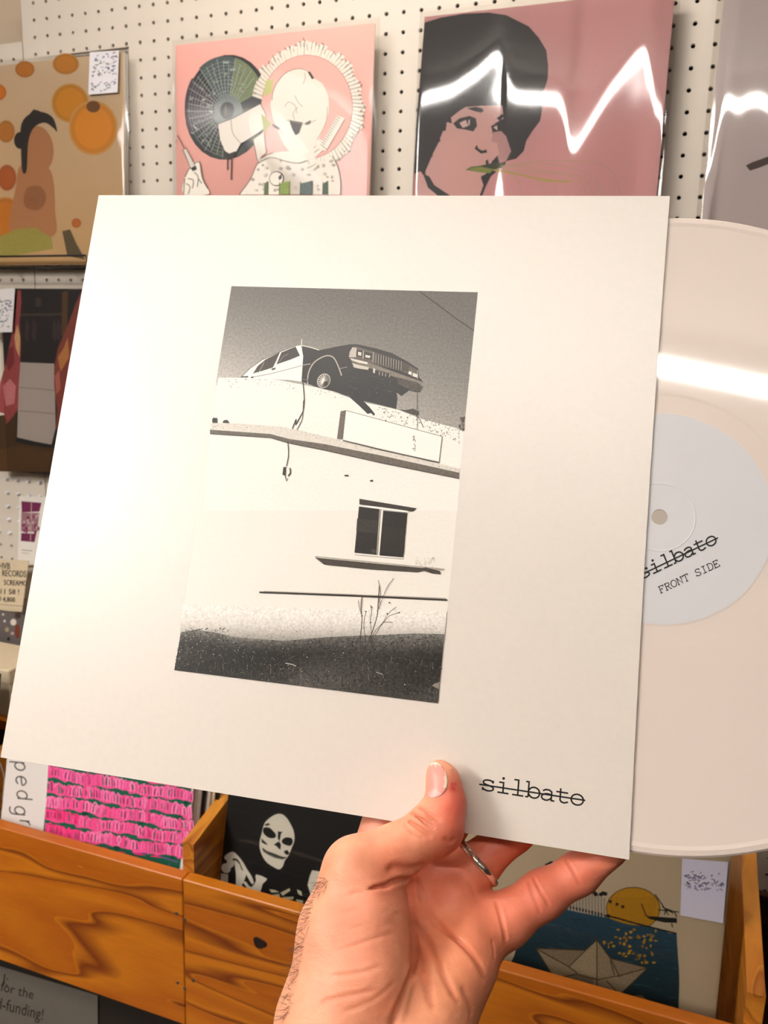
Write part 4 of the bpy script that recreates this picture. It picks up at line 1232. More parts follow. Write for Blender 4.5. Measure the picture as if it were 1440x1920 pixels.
# ---- pink cover: black haired profile with a green leaf
P3 = crop(760, 0, .47222)
root, art, w = wall_cover('pink record cover with a black haired woman holding a green leaf in her mouth', (796, 29), (1266, -18), -.024, 2.0)
art.grid([(-w/2, w), (w/2, w), (w/2, 0), (-w/2, 0)], lambda u, v: (226, 168, 166), 1, 1, .05, local=True)
BK = (34, 30, 31)
art.poly(P3((76,90),(140,70),(230,55),(330,50),(400,60),(440,80),(490,105),(530,150),(560,200),(567,260),(566,310),(555,345),(548,370),(545,430),(535,480),(505,520),(480,560),(470,600),(440,630),(400,640),(395,655),(340,700),(320,740),(305,778),(150,778),(110,730),(75,690),(40,760),(28,778),(45,480)), BK)
FACE = (232, 184, 176)
art.poly(P3((150,520),(165,480),(215,440),(240,425),(300,420),(385,420),(390,470),(355,490),(345,520),(358,600),(345,640),(320,690),(300,705),(310,735),(295,778),(110,778),(85,740),(80,680),(110,610),(130,570)), FACE)
art.poly(P3((28,778),(35,690),(60,680),(75,700),(120,745),(165,778)), FACE); art.poly(P3((70,690),(95,700),(115,735),(180,778),(130,778),(90,745)), BK)
art.poly(P3((110,620),(100,590),(140,560),(130,520),(160,520),(165,485),(185,490),(180,460),(215,440),(190,420),(120,440),(60,560),(70,640)), BK)
art.poly(P3((245,430),(280,424),(305,430),(312,440),(300,448),(270,440)), BK); art.poly(P3((362,470),(385,452),(392,462),(375,480)), BK)
art.poly(P3((190,490),(215,470),(255,460),(280,470),(285,500),(270,522),(240,515),(205,510)), BK); art.poly(P3((215,488),(240,476),(250,500),(228,508)), (236,206,198)); art.ell(*P3((262, 488))[0], 7, 8, BK); art.poly(P3((250,478),(256,474),(256,494),(250,500)), (236,206,198))
art.poly(P3((340,500),(365,488),(388,490),(388,520),(365,525),(345,520)), BK); art.poly(P3((350,506),(364,498),(366,518)), (236,206,198))
art.poly(P3((275,590),(284,575),(290,590),(305,598),(322,594),(325,606),(300,610)), BK); art.poly(P3((318,640),(328,632),(332,655),(322,660)), BK)
art.poly(P3((340,560),(360,600),(375,650),(400,640),(420,600),(400,540),(380,520),(350,525)), (206,158,154)); art.poly(P3((340,560),(352,600),(345,640),(372,610),(365,570)), FACE)
art.poly(P3((300,700),(325,690),(345,690),(330,715),(312,715)), BK)
art.poly(P3((238,675),(260,662),(320,655),(395,645),(385,660),(350,680),(300,685)), (110,128,50)); art.poly(P3((290,660),(330,650),(395,645),(360,675),(330,690)), (58,66,34)); art.poly(P3((250,672),(300,662),(350,672),(335,688),(290,684)), (146,156,62))
YL = (198, 178, 130)
for k, st in enumerate([[(350,675),(440,690),(540,712),(620,720),(660,720)], [(360,672),(450,660),(560,680),(660,690),(720,720),(745,775)], [(380,660),(520,640),(700,640),(790,660),(830,700),(855,775)], [(365,672),(480,680),(600,690),(690,715),(720,775)], [(360,680),(380,720),(385,775)], [(420,690),(450,720),(460,775)], [(500,700),(540,730),(555,775)], [(560,712),(590,735),(600,775)], [(600,716),(640,740),(650,775)], [(400,660),(560,650),(700,680),(760,720),(780,775)]]):
    art.line(P3(*st), 3.2 if k == 0 else 1.1, (196, 178, 90) if k == 0 else YL, smooth=5)
art.poly(P3((470,695),(540,708),(640,722),(560,722)), (196,178,90))
art.build('cover_print', MATS['print_cover'], root)
film(root, w, w, .0035, 12, .0016, .0014, art_=art, mat='film_gloss', path=[(780,196),(800,186),(850,172),(900,138),(932,106),(945,112),(952,150),(966,184),(1050,188),(1060,215),(1070,285),(1084,275),(1140,180),(1190,112),(1212,96),(1222,150),(1228,215),(1240,202),(1252,300)])

# ---- pale lilac cover at the right border
a_ = at_y(1352, 50, -.03)
w = .318; zt = ZB + .452
root, art = cover('pale lilac grey record cover with a dark brown brush stroke in a shiny bag', a_[0] + w/2, -.03 - w*math.sin(math.radians(2)), zt - w, 2.0, w)
art.grid([(-w/2, w), (w/2, w), (w/2, 0), (-w/2, 0)], lambda u, v: (214, 200, 196), 1, 1, .04, local=True)
art.poly(P3((1352, 657), (1375, 645), (1440, 622), (1490, 600), (1495, 628), (1440, 652), (1400, 668), (1368, 678)), (74, 50, 42), .2)
art.poly(P3((1480, 600), (1700, 520), (1720, 560), (1490, 632)), (74, 50, 42), .2)
art.build('cover_print', MATS['print_cover'], root)
film(root, w, w, .0035, 21, .0020, .0016, art_=art, mat='film_gloss', path=[(1335,330),(1345,250),(1352,186),(1366,192),(1385,206),(1400,192),(1425,188),(1440,200),(1480,220),(1520,160),(1600,230)])

# ---- generic fruit portrait cover at the top left
J1 = crop(0, 0, 1/3)
a_ = at_y(233, 97, -.02)
w = .316; th_ = 2.5
root, art = cover('beige record cover with blurred orange fruit and a dark haired bust', a_[0] - w/2, -.02 - w*math.sin(math.radians(th_)), a_[2] - w*math.cos(math.radians(th_)), th_, w)
art.grid([(-w/2, w), (w/2, w), (w/2, 0), (-w/2, 0)], lambda u, v: (206 - 14*v, 182 - 26*v, 150 - 44*v), 1, 6, .06, local=True)
def fruit(x, y, r, rgb=(206, 134, 30), sq=1.0):
    px, py = J1((x, y))[0]
    for k, (q, d_) in enumerate(((1.08, .82), (1.0, 1.0), (.82, 1.0))):
        mix = tuple(int(c*(.35 if k == 0 else 0) + 0) for c in (206, 180, 140))
        c = tuple(int(rgb[i]*(1-.55*(k == 0)) + mix[i]*1.5*(k == 0)) for i in range(3))
        if k == 2: c = tuple(min(255, int(v*1.08)) for v in rgb)
        art.ell(px, py, r*q/3, r*q*sq/3, c)
    return px, py
fruit(140, 390, 52, (176,112,40), .85); fruit(370, 360, 70, (176,116,36), .8); fruit(-10, 520, 44, (190,110,30)); fruit(395, 580, 98, (190,128,22), 1.05); fruit(525, 720, 128, (202,132,20), 1.12); fruit(430, 1255, 26, (170,96,30)); fruit(30, 1230, 95, (180,110,26), 1.2); fruit(35, 740, 46, (170,110,40), 1.3); fruit(40, 1000, 50, (160,84,34), 1.4)
art.ell(*J1((525, 600))[0], 13, 11, (110, 66, 20))
# plain bust (generic stand-in)
SK, SK2, HR = (176,122,78), (150,98,60), (36,28,24)
art.poly(J1((60,1320),(90,1050),(110,940),(180,900),(260,930),(300,1010),(310,1180),(300,1330)), SK, .15, smooth=4)
art.ell(*J1((215, 840))[0], 29, 44, SK, -6, .1)
art.poly(J1((150,1060),(230,1050),(260,1120),(220,1180),(140,1160)), SK2, .3, smooth=4)
art.poly(J1((118,830),(120,700),(170,640),(240,630),(300,665),(322,740),(300,720),(250,690),(190,720),(160,800),(150,960),(125,960)), HR, 0, smooth=4)
art.ell(*J1((115, 790))[0], 12, 16, HR); art.poly(J1((150,660),(190,615),(225,625),(200,660)), HR)
art.poly(J1((0,1330),(90,1290),(200,1280),(290,1340),(300,1400),(0,1450)), (158,148,70), .3); art.poly(J1((350,1300),(395,1290),(430,1370),(480,1460),(380,1440)), (92,76,48), .4)
art.build('cover_print', MATS['print_cover'], root)
sticker(root, art, J1((517, 300), (680, 290), (672, 525), (508, 538)), (224, 220, 222), [(.06, .58, 60), (.70, .94, 28)], 4)
film(root, w, w, .0035, 31, .0007, .0012)
fx, fz = a_[0] - w/2, a_[2] - w
def wire_shelf(xc, z, label, group=None):
    r = empty('wire_shelf', loc=(xc, 0, z)); tag(r, label, 'shelf', group)
    MB().tube([(-.13, -.002, .004), (-.13, -.052, .0), (-.13, -.056, .018), (.13, -.056, .018), (.13, -.052, .0), (.13, -.002, .004)], .0018, 8).build('wire_tray', MATS['black_metal'], r, True)
    for sx in (-.06, .06): MB().tube([(sx, .004, .004), (sx, -.045, .0)], .0018, 8).build('wire_arm', MATS['black_metal'], r, True)
    MB().tube([(-.13, -.045, -.0005), (.13, -.045, -.0005)], .0018, 8).build('wire_rail', MATS['black_metal'], r, True)
    MB().bbox((-.132, -.003, -.012), (-.122, 0, .012), .001).build('hook_plate', MATS['black_metal'], r)
wire_shelf(fx - .03, fz - .006, 'black wire shelf holding the beige fruit portrait cover')
for xq, zq in ((-.058, ZB + .108), (.318, ZB + .108), (.70, ZB + .128)):
    wire_shelf(xq, zq, 'black wire record shelf hidden behind the held white sleeve', 'hidden wire shelves')

# ---- butchery cover
M4 = crop(0, 480, .27094)
a_ = at_y(31, 541, -.03)
w = .316
root, art = cover('dark record cover with hanging sides of meat around a white metal door', a_[0] - .035 + w/2, -.035, a_[2] - w, 0.8, w, mat='black_card')
art.grid([(-w/2, w), (w/2, w), (w/2, 0), (-w/2, 0)], lambda u, v: (26, 20, 20), 1, 1, .1, local=True)
art.poly(M4((-60, 1110), (110, 1090), (110, 1260), (360, 1320), (600, 1400), (600, 1500), (-60, 1490)), (62, 42, 18), .4); art.poly(M4((0, 1340), (160, 1310), (360, 1360), (330, 1490), (0, 1490)), (74, 48, 18), .4)
art.poly(M4((140, 735), (375, 745), (380, 900), (385, 1190), (355, 1310), (118, 1255), (130, 900)), (158, 146, 138), .12)
for y in (910, 1072): art.line(M4((135, y), (250, y+8), (380, y+20)), 1.6, (120, 108, 104))
art.poly(M4((110, 1260), (358, 1305), (355, 1330), (105, 1290)), (20, 18, 24)); art.poly(M4((140, 400), (430, 395), (430, 410), (140, 415)), (60, 48, 40)); art.poly(M4((430, 250), (470, 240), (465, 560), (425, 560)), (78, 52, 24), .3); art.poly(M4((245, 290), (285, 290), (285, 350), (245, 350)), (58, 42, 36))
for x in (180, 230, 370, 400): art.poly(M4((x, 430), (x+25, 480), (x+15, 600), (x-10, 560)), (52, 36, 40), .5)
art.poly(M4((120, 235), (145, 240), (148, 330), (135, 460), (145, 600), (140, 760), (130, 900), (125, 1060), (90, 1110), (45, 1165), (30, 1090), (-10, 1080), (0, 880), (30, 780), (70, 600), (105, 430)), (140, 62, 62), .5)
art.poly(M4((120, 470), (140, 560), (135, 700), (110, 640), (100, 560)), (190, 150, 104), .3); art.poly(M4((20, 900), (70, 850), (110, 900), (100, 1020), (40, 1040)), (182, 112, 112), .4); art.poly(M4((60, 640), (95, 620), (100, 740), (60, 800), (40, 740)), (112, 36, 44), .4)
art.poly(M4((560, 250), (520, 340), (470, 480), (400, 640), (375, 780), (375, 900), (395, 1060), (390, 1200), (640, 1200), (640, 250)), (120, 56, 46), .5); art.poly(M4((400, 700), (440, 640), (470, 560), (480, 700), (420, 800)), (170, 112, 60), .4); art.poly(M4((380, 830), (410, 790), (420, 920), (390, 960)), (166, 90, 78), .4)
art.build('cover_print', MATS['print_cover'], root)
sticker(root, art, M4((-120, 232), (118, 225), (98, 528), (-120, 530)), (206, 202, 200), [(.25, .9, 90)], 9)
film(root, w, w, .0035, 41, .0008, .0012)

# ---- flyer, handwritten card and the lower left covers
L5 = crop(0, 880, .30189)
def flat_card(name, label, cat, quad, y, mat, th=.0006, lean=0.0, group=None):
    """sheet standing in the plane y (world), corners from sight lines"""
    P = [at_y(*p, y) for p in quad]; o = (P[2]+P[3])/2
    U, V, N_ = np.array([1., 0, 0]), np.array([0, 0, 1.]), np.array([0, -1., 0])
    r = empty(name, frame_matrix(o, U, V, N_)); tag(r, label, cat, group)
    q = [((p-o) @ U, (p-o) @ V) for p in P]
    MB().add([(a, b, -th) for a, b in q]+[(a, b, 0) for a, b in q], [(0,1,2,3),(7,6,5,4),(0,1,5,4),(1,2,6,5),(2,3,7,6),(3,0,4,7)]).build('sheet', MATS[mat], r)
    return r, Art(o, U, V, N_, step=5e-6, base=4e-5)
r, a = flat_card('flyer', 'cream flyer with purple print pinned to the pegboard', 'flyer', L5((120, 165), (330, 175), (300, 600), (110, 590)), -.012, 'paper_white')
PU = (112, 40, 78)
a.poly(L5((133, 198), (258, 208), (245, 262), (135, 268)), PU, .3); a.poly(L5((133, 268), (244, 270), (232, 390), (130, 385)), (150, 110, 118), .4); a.poly(L5((132, 395), (226, 400), (215, 452), (130, 445)), PU, .5)
for k in range(26): x, y = rs.uniform(138, 240), rs.uniform(275, 385); a.poly(L5((x, y), (x+14, y+4), (x+10, y+22), (x-4, y+16)), rs.choice([PU, (190, 160, 158), (130, 60, 92)]), .2)
a.line(L5((196, 200), (190, 445)), 1.2, (196, 176, 164)); a.line(L5((135, 500), (200, 506)), 1.4, (150, 140, 130)); a.line(L5((135, 518), (180, 522)), 1.0, (160, 150, 140))
a.build('print', MATS['print_cover'], r)
r, a = flat_card('price_card', 'cream handwritten price card reading records and screamo', 'card', L5((-180, 552), (178, 568), (136, 885), (-180, 870)), -.045, 'paper_cream', .0012)
C6 = crop(0, 1020, .14586)
for t, o_, sx, sy in (('HVB', (-20, 318), 78, 118), ('RECORDS', (22, 412), 70, 118), ('SCREAMO', (45, 525), 66, 96), ('11 58 !', (-12, 640), 92, 96), ('¥ 4,800', (-28, 738), 72, 90)):
    q = C6(o_, (o_[0]+sx*1.0, o_[1]+3), (o_[0]+4, o_[1]-sy))
    hand_text(a, t, q[0], np.array(q[1])-q[0], np.array(q[2])-q[0], (58, 48, 40))
    hand_text(a, t, np.array(q[0])+(.7, .2), np.array(q[1])-q[0], np.array(q[2])-q[0], (58, 48, 40))
a.line(C6((-60, 770), (120, 785), (300, 800)), 1.2, (150, 132, 104))
a.build('handwriting', MATS['print_cover'], r)
wq = .315
a_ = at_y(40, 1150, -.05); zsh = float(at_y(16, 1258, -.175)[2] - .085)
root, art = cover('grey record cover with a mottled photo print under the handwritten card', a_[0] - .07, -.06, zsh, 3, .30, a_[2] - zsh, mat='black_card')
hq = float(a_[2] - zsh)
art.grid([(-.15, hq), (.15, hq), (.15, 0), (-.15, 0)], lambda u, v: (96, 88, 86), 1, 1, .6, local=True)
for (x, y, rx, ry, c) in ((172, 1005, 38, 42, (206,196,184)), (60, 990, 14, 18, (190,196,214)), (40, 905, 14, 14, (200,196,190)), (225, 1120, 34, 90, (110,48,32)), (110, 1220, 20, 24, (40,30,32)), (20, 1480, 50, 130, (24,26,48)), (90, 1100, 26, 30, (150,140,110)), (160, 1150, 22, 20, (170,150,150)), (70, 1480, 14, 20, (170,176,200)), (120, 1400, 60, 60, (140,118,110)), (230, 920, 40, 40, (60,44,40))):
    art.ell(*C6((x, y))[0], rx*.146, ry*.146, c, g=.3)
art.build('cover_print', MATS['print_cover'], root)
a_ = at_y(16, 1258, -.175)
bx = empty('storage_box', loc=(a_[0] - .10, -.175, zsh)); tag(bx, 'low cream cardboard box under the mottled grey cover', 'box')
MB().bbox((-.12, .002, 0), (.098, .098, .084), .002).build('body', MATS['paper_cream'], bx)
MB().bbox((-.122, 0, .060), (.10, .1, .085), .002).build('lid', MATS['paper_cream'], bx)

ws = empty('wall_shelf', loc=(-.62, 0, zsh - .018)); tag(ws, 'short pine wall shelf under the low cream box', 'shelf')
MB().bbox((-.17, -.185, 0), (.17, -.0005, .0178), .0015).build('board', MATS['pine'], ws)
for sx in (-.12, .12): MB().box((sx-.008, -.15, -.012), (sx+.008, -.0005, 0)).build('bracket', MATS['black_metal'], ws)
# ================================================================== record bins
YB, BT = -.345, .018                          # front face of the front boards, thickness
zt = float(np.mean([at_y(*p, YB)[2] for p in ((0, 1553), (342, 1647), (569, 1711), (919, 1815))])); zb = float(at_y(0, 1800, YB)[2])
xj = float(at_y(342, 1647, YB)[0])
YD = YB + BT
xd0, xd1 = float(at_y(342, 1578, YD)[0]), float(at_y(363, 1585, YD)[0]); zd = float(at_y(352, 1581, YD)[2])
def divider(root, o, x0, x1, name='divider'):
    sl = .206; yb = -.03
    prof = [(YD, zb+.01), (YD, zd), (yb, zd + sl*(yb-YD)), (yb, zb+.01)]
    v = [(x0-o[0], y-o[1], z-o[2]) for y, z in prof] + [(x1-o[0], y-o[1], z-o[2]) for y, z in prof]
    return MB().add(v, [(0,1,2,3),(7,6,5,4),(0,1,5,4),(1,2,6,5),(2,3,7,6),(3,0,4,7)]).build(name, MATS['pine_end'], root)
def bin_unit(label, x0, x1, divs, trim=.002):
    o = np.array([(x0+x1)/2, YB, zb]); r = empty('record_bin', loc=o)
    tag(r, label, 'record bin')
    MB().bbox((x0-o[0]+.0004, 0, 0), (x1-o[0]-.0004, BT, zt-zb), .0012).build('front_board', MATS['pine'], r)
    for q in divs: divider(r, o, *q)
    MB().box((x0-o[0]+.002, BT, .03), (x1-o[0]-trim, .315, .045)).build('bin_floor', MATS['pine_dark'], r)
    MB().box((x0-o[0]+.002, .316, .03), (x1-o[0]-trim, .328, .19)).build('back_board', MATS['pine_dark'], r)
    return r, o
binL, oL = bin_unit('wooden record bin on the left with a plain pine front board', xj - .80, xj, [(xj-.80, xj-.784), (xj-.405, xj-.389)], .02)
x3 = .660
binR, oR = bin_unit('wooden record bin on the right with a dark knot in its front board', xj, 1.12, [(xd0, xd1), (.3035, .3175), (x3, x3+.018), (1.0, 1.016)])
# screws and nail heads at the board joint, dark knot
def stud(root, o, px, py, r_, mat, nm):
    p = at_y(px, py, YB) - o
    ob = MB().tube([(0, .001, 0), (0, -.0008, 0), (0, -.0012, 0)], [r_, r_, r_*.6], 12).build(nm, MATS[mat], root)
    ob.location = p
for px, py in ((331, 1712), (333, 1842)): stud(binL, oL, px, py, .0024, 'steel', 'screw')
for px, py in ((347, 1724), (346, 1853), (362, 1838)): stud(binR, oR, px, py, .0024, 'steel', 'screw')
# a real knot hole: dark plug slightly sunk rim
pk = at_y(487, 1768, YB) - oR
plain('knot', (38, 18, 8), .5, noise=.4, nscale=300)
v, f = [], []
for i in range(24):
    t = 2*math.pi*i/24; wv = 1 + .12*math.sin(3*t+1)
    for k_, (q, yy) in enumerate(((1.0, -.0002), (.8, -.0008), (.35, -.0004))): v.append((.0098*q*wv*math.cos(t), yy, .0080*q*wv*math.sin(t)))
for i in range(24):
    for k_ in range(2): f.append((i*3+k_, ((i+1) % 24)*3+k_, ((i+1) % 24)*3+k_+1, i*3+k_+1))
f.append(tuple(i*3+2 for i in range(24)))
ob = MB().add(v, f).build('knot', MATS['knot'], binR); ob.location = pk
# lower cabinet, in the shade under the boards
yc = -.20
lo_ = np.array([.2, yc, 0.0]); cab = empty('bin_cabinet', loc=lo_); tag(cab, 'dark wooden cabinet carrying the record bins', 'cabinet')
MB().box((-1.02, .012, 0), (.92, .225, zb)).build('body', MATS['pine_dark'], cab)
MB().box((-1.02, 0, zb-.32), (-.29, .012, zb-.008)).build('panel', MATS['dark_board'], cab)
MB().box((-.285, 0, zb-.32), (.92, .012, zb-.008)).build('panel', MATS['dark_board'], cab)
Z2 = crop(0, 1640, .43056)
r, a = flat_card('shelf_sign', 'handwritten sign under the left bin, its shade painted in as grey', 'sign', Z2((-500, 250), (425, 528), (425, 900), (-500, 640)), yc - .003, 'paper_shaded', .001)
for t, o_, sx, sy in (('l:', (8, 478), 62, 70), ('for the', (0, 505), 52, 60), ('rd-funding!', (-40, 575), 52, 72)):
    q = Z2(o_, (o_[0]+sx, o_[1]+sx*.26), (o_[0]+10, o_[1]-sy))
    hand_text(a, t, q[0], np.array(q[1])-q[0], np.array(q[2])-q[0], (26, 24, 22))
a.build('handwriting', MATS['print_cover'], r)

# ---- covers standing in the bins
def bin_cover(label, px, ya, theta, w, zbot, side='r', mat='paper_white', **k):
    q = at_y(*px, ya); t = math.tan(math.radians(theta))
    y0 = ya - (q[2]-zbot)*t
    xc = q[0] - w/2 if side == 'r' else q[0] + w/2
    return cover(label, xc, y0, zbot, theta, w, mat=mat, **k)
# pink scribble cover
Q1 = crop(0, 1380, .30556)
w = .326
root, art = bin_cover('white and pink record cover with rows of pink loops over green', (360, 1500), -.279, 12, w, .68)
art.grid([(-w/2, w), (w/2, w), (w/2, 0), (-w/2, 0)], lambda u, v: (226, 220, 214), 1, 1, .02, local=True)
art.poly(Q1((300, -260), (1240, -100), (1175, 330), (1095, 870), (1000, 1000), (250, 800), (262, 640), (300, 190)), (24, 96, 72), .3)
for st in [[(700,720),(760,730),(800,760),(820,800)], [(780,700),(830,720),(880,720),(960,735),(1050,760),(1090,775)], [(900,760),(940,790),(950,830),(980,860)], [(1040,780),(1035,830),(1050,870)], [(840,730),(850,770),(900,800)]]: art.line(Q1(*st), 2.2, (112, 76, 140), smooth=4)
PKS = [(252, 112, 170), (248, 92, 156), (254, 140, 186), (240, 76, 142), (250, 124, 178)]
rs = random.Random(4)
for row in range(-4, 6):
    yb_ = lambda x: 222 + row*88 + (x-285)*.175 + 7*math.sin(x*.016+row*1.7)
    lim = lambda x: 655 + (x-285)*.13
    xs_ = np.arange(278, 1190, 20.0)
    hot = row >= 5
    upb = [(x, min(yb_(x) - 34 + 7*math.sin(x*.06+row*2), lim(x))) for x in xs_]; lob = [(x, min(yb_(x) + 36 + 7*math.sin(x*.05+row), lim(x))) for x in xs_]
    art.poly(Q1(*(upb + lob[::-1])), (236, 40, 116) if hot else (236, 84, 148), .35)
    k0 = art.k
    x = 284.0
    while x < 1168:
        y0 = yb_(x); hgt = rs.uniform(54, 78); wd = rs.uniform(16, 26); ln = rs.uniform(-8, 14)
        col = (240, 52, 124) if (hot or (x < 480 and row > 2)) else rs.choice(PKS)
        if y0 + hgt*.4 < lim(x):
            art.k = k0 + (int(x) % 3)*2
            if rs.random() < .6: art.line(Q1((x+wd*.45+ln*.3, y0-hgt*.34), (x+wd*.5, y0+hgt*.3)), rs.uniform(1.2, 2.6), rs.choice([(24,96,72),(110,40,84),(150,44,96),(60,80,76)]))
            else: art.k += 1
            art.line(Q1((x, y0+hgt*.46), (x+ln*.4, y0-hgt*.1), (x+wd*.25+ln, y0-hgt*.48), (x+wd*.75+ln, y0-hgt*.44), (x+wd+ln*.5, y0), (x+wd*.9, y0+hgt*.45)), 2.3, col, smooth=4)
        x += wd*rs.uniform(.75, 1.05)
    art.k = k0 + 7
    for k in range(9):
        x = rs.uniform(290, 1150); y0 = yb_(x) + 44
        if y0 < lim(x) + 20: art.poly(Q1((x, y0), (x+18, y0-10), (x+44, y0-2), (x+40, y0+12), (x+12, y0+12)), (24, 96, 72), .3, smooth=3, new=False)
# white strip lies over the left margin
art.poly(Q1((70, -260), (305, -215), (298, 190), (285, 400), (262, 640), (255, 800), (20, 730), (40, 520), (56, 150)), (226, 220, 214), .02)
GY = (88, 82, 78)
for gname, x, y in (('p_', 88, 150), ('e_', 96, 240), ('d_', 102, 328), ('g_', 88, 425), ('r_', 120, 505), ('a_', 118, 560)):
    o_ = Q1((x, y))[0]; e_ = Q1((x+8, y+62))[0]; u_ = Q1((x+62, y+6))[0]
    art.k += 1
    letters(art, [gname], o_, np.array(e_)-o_, np.array(u_)-o_, 2.7, GY)
art.build('cover_print', MATS['print_cover'], root)
# sleeves filed behind it: only their right edges show
for k, (c, lb) in enumerate([('paper_white', 'thin white sleeve filed directly behind the pink loop cover'), ('paper_white', 'second thin white sleeve behind the pink loop cover'), ('black_card', 'thin black sleeve between white sleeves behind the pink loop cover'), ('paper_white', 'white sleeve edge just left of the cream one behind the pink loop cover'), ('paper_cream', 'thin cream sleeve filed behind the pink loop cover'), ('black_card', 'rearmost thin black sleeve beside the wooden divider')]):
    q = at_y(360, 1500, -.279)
    cover(lb, q[0] - .163 + .0035 + .0042*k, -.316 + .006*(k+1), .682, 12 - .2*k, .318, mat=c, th=.004, group='record sleeves filed behind the pink loop cover')
q = at_y(12, 1450, -.25)
root, art = cover('dark grey record cover at the left border beside the pink loop cover', q[0] - .168, -.300, .68, 11, .315, mat='black_card')
art.grid([(-.1575, .315), (.1575, .315), (.1575, 0), (-.1575, 0)], lambda u, v: (70, 64, 60), 1, 1, .7, local=True)
for st in [[(0,1430),(8,1460),(4,1500)], [(2,1520),(10,1540),(6,1560)]]: art.line(st, 2.5, (120, 110, 104), smooth=3)
art.build('cover_print', MATS['print_cover'], root)

# skeleton cover
K6 = crop(380, 1480, .20833)
w = .311
root, art = bin_cover('black record cover with a grinning white skull and bones', (420, 1570), -.26, 12, w, .66, 'l', mat='black_card')
art.grid([(-w/2, w), (w/2, w), (w/2, 0), (-w/2, 0)], lambda u, v: (20, 19, 20), 1, 1, .1, local=True)
BN, BKK = (214, 208, 192), (18, 17, 18)
art.poly(K6((555,310),(600,260),(660,225),(710,222),(750,250),(790,310),(820,380),(825,460),(800,530),(770,600),(740,640),(722,690),(690,720),(640,700),(570,650),(525,570),(512,490),(530,400)), BN, 0, smooth=4)
art.poly(K6((550,345),(600,345),(635,375),(660,410),(650,435),(610,440),(570,420),(545,385)), BKK, smooth=3); art.poly(K6((715,455),(750,432),(800,440),(812,475),(790,508),(745,500),(715,480)), BKK, smooth=3)
art.poly(K6((678,375),(700,382),(722,378),(705,400),(698,440),(690,470),(676,440)), BKK); art.poly(K6((640,500),(665,480),(690,470),(705,500),(700,545),(680,530),(665,510)), BKK)
art.poly(K6((530,440),(560,470),(590,500),(560,495),(530,475)), BKK); art.poly(K6((730,555),(765,545),(780,575),(765,592),(740,580)), BKK); art.poly(K6((555,318),(590,302),(610,318),(570,330)), BKK)
art.poly(K6((535,525),(580,555),(640,575),(700,600),(755,615),(720,632),(650,618),(590,590),(545,560)), (96, 92, 84)); art.line(K6((540,530),(590,568),(650,592),(720,615),(755,612)), 2.0, BKK, smooth=4)
# bones
art.poly(K6((195,610),(230,575),(275,562),(320,600),(360,650),(400,720),(440,780),(460,840),(440,850),(400,780),(360,720),(330,650),(290,620),(220,640)), BN, 0, smooth=3)
art.ell(*K6((210, 710))[0], 8.5, 9.5, BN, -30); art.ell(*K6((250, 665))[0], 7, 8.5, BN); art.poly(K6((165,755),(230,765),(225,910),(158,890)), BN)
art.poly(K6((285,640),(330,670),(350,720),(390,760),(370,830),(330,890),(300,900),(300,760)), BN, 0, smooth=3); art.poly(K6((330,870),(350,860),(430,955),(400,960)), BN); art.poly(K6((360,830),(390,830),(460,930),(440,950)), BN)
art.poly(K6((480,765),(580,805),(540,850),(520,920),(460,930),(400,870),(380,840),(440,880),(480,820)), BN, 0, smooth=2)
for pts in ([(550,960),(690,940),(700,985),(580,1005)], [(600,900),(650,905),(690,925),(620,930)], [(700,930),(780,890),(790,910),(720,960)], [(720,970),(820,965),(815,990),(725,995)], [(850,900),(890,920),(895,960),(860,940)], [(840,990),(905,1000),(900,1040),(850,1020)], [(620,1015),(690,1020),(700,1045),(640,1035)], [(720,1030),(790,1045),(785,1075),(730,1055)], [(800,1060),(870,1075),(880,1100),(810,1085)]): art.poly(K6(*pts), (196, 190, 160))
art.poly(K6((985,728),(1090,745),(1110,900),(1010,960),(970,940),(945,860),(965,780)), BN); art.poly(K6((1010,860),(1060,820),(1070,900),(1030,910)), BKK)
art.line(K6((390,640),(560,690),(900,780)), 1.2, (44, 40, 38))
art.build('cover_print', MATS['print_cover'], root)
film(root, w, w, .0035, 51, .0005, .0009)

# paper boat cover
B8 = crop(880, 1560, .38889); E4 = crop(1240, 1580, .17715)
w = .315
root, art = bin_cover('beige record cover with a paper boat, palms and a yellow sun', (1369, 1640), -.25, 11, w, .66, 'r', mat='paper_cream')
art.grid([(-w/2, w), (w/2, w), (w/2, 0), (-w/2, 0)], lambda u, v: (196, 178, 148), 1, 1, .06, local=True)
art.ell(*B8((790, 370))[0], 51, 41, (44, 36, 20), 0); art.ell(*B8((790, 370))[0], 49.5, 39.5, (190, 138, 24), 0, .25)
for k in range(14): art.line(B8((672+k*2, 320+k*11), (905-k*2, 318+k*11)), .9, (150, 104, 20), new=(k == 0))
def sea(u, v):
    a = (40, 74, 92); b = (22, 42, 44); t = min(1, v*1.2); return tuple(a[i]*(1-t)+b[i]*t for i in range(3))
art.k += 1
nn = len(art.v); zz = art.base + art.k*art.step
for i in range(17):
    u = i/16
    top = np.array((440, 365))*(1-u) + np.array((1000, 492))*u + np.array((0, 6*math.sin(u*14)))
    if u < .25: top = top + np.array((0, -10))*(1-u*4)
    bot = np.array((100, 760))*(1-u) + np.array((1008, 960))*u
    for j in range(9):
        v_ = j/8; p = top*(1-v_) + bot*v_
        if u == 0: p = np.array([(440,365),(350,430),(290,470),(250,500),(232,540),(215,600),(190,650),(150,700),(100,760)][j])
        if u == 1: p = np.array([(1000,492),(1002,540),(1006,600),(1010,650),(1012,700),(1012,760),(1010,820),(1008,880),(1006,940)][j])
        aa, bb = art.loc(B8(tuple(p))[0]); art.v.append((aa, bb, zz)); art.c.append((*lin(sea(u, v_)), .35))
for i in range(16):
    for j in range(8): q = nn+i*9+j; art.f.append((q, q+1, q+10, q+9))
rs = random.Random(6)
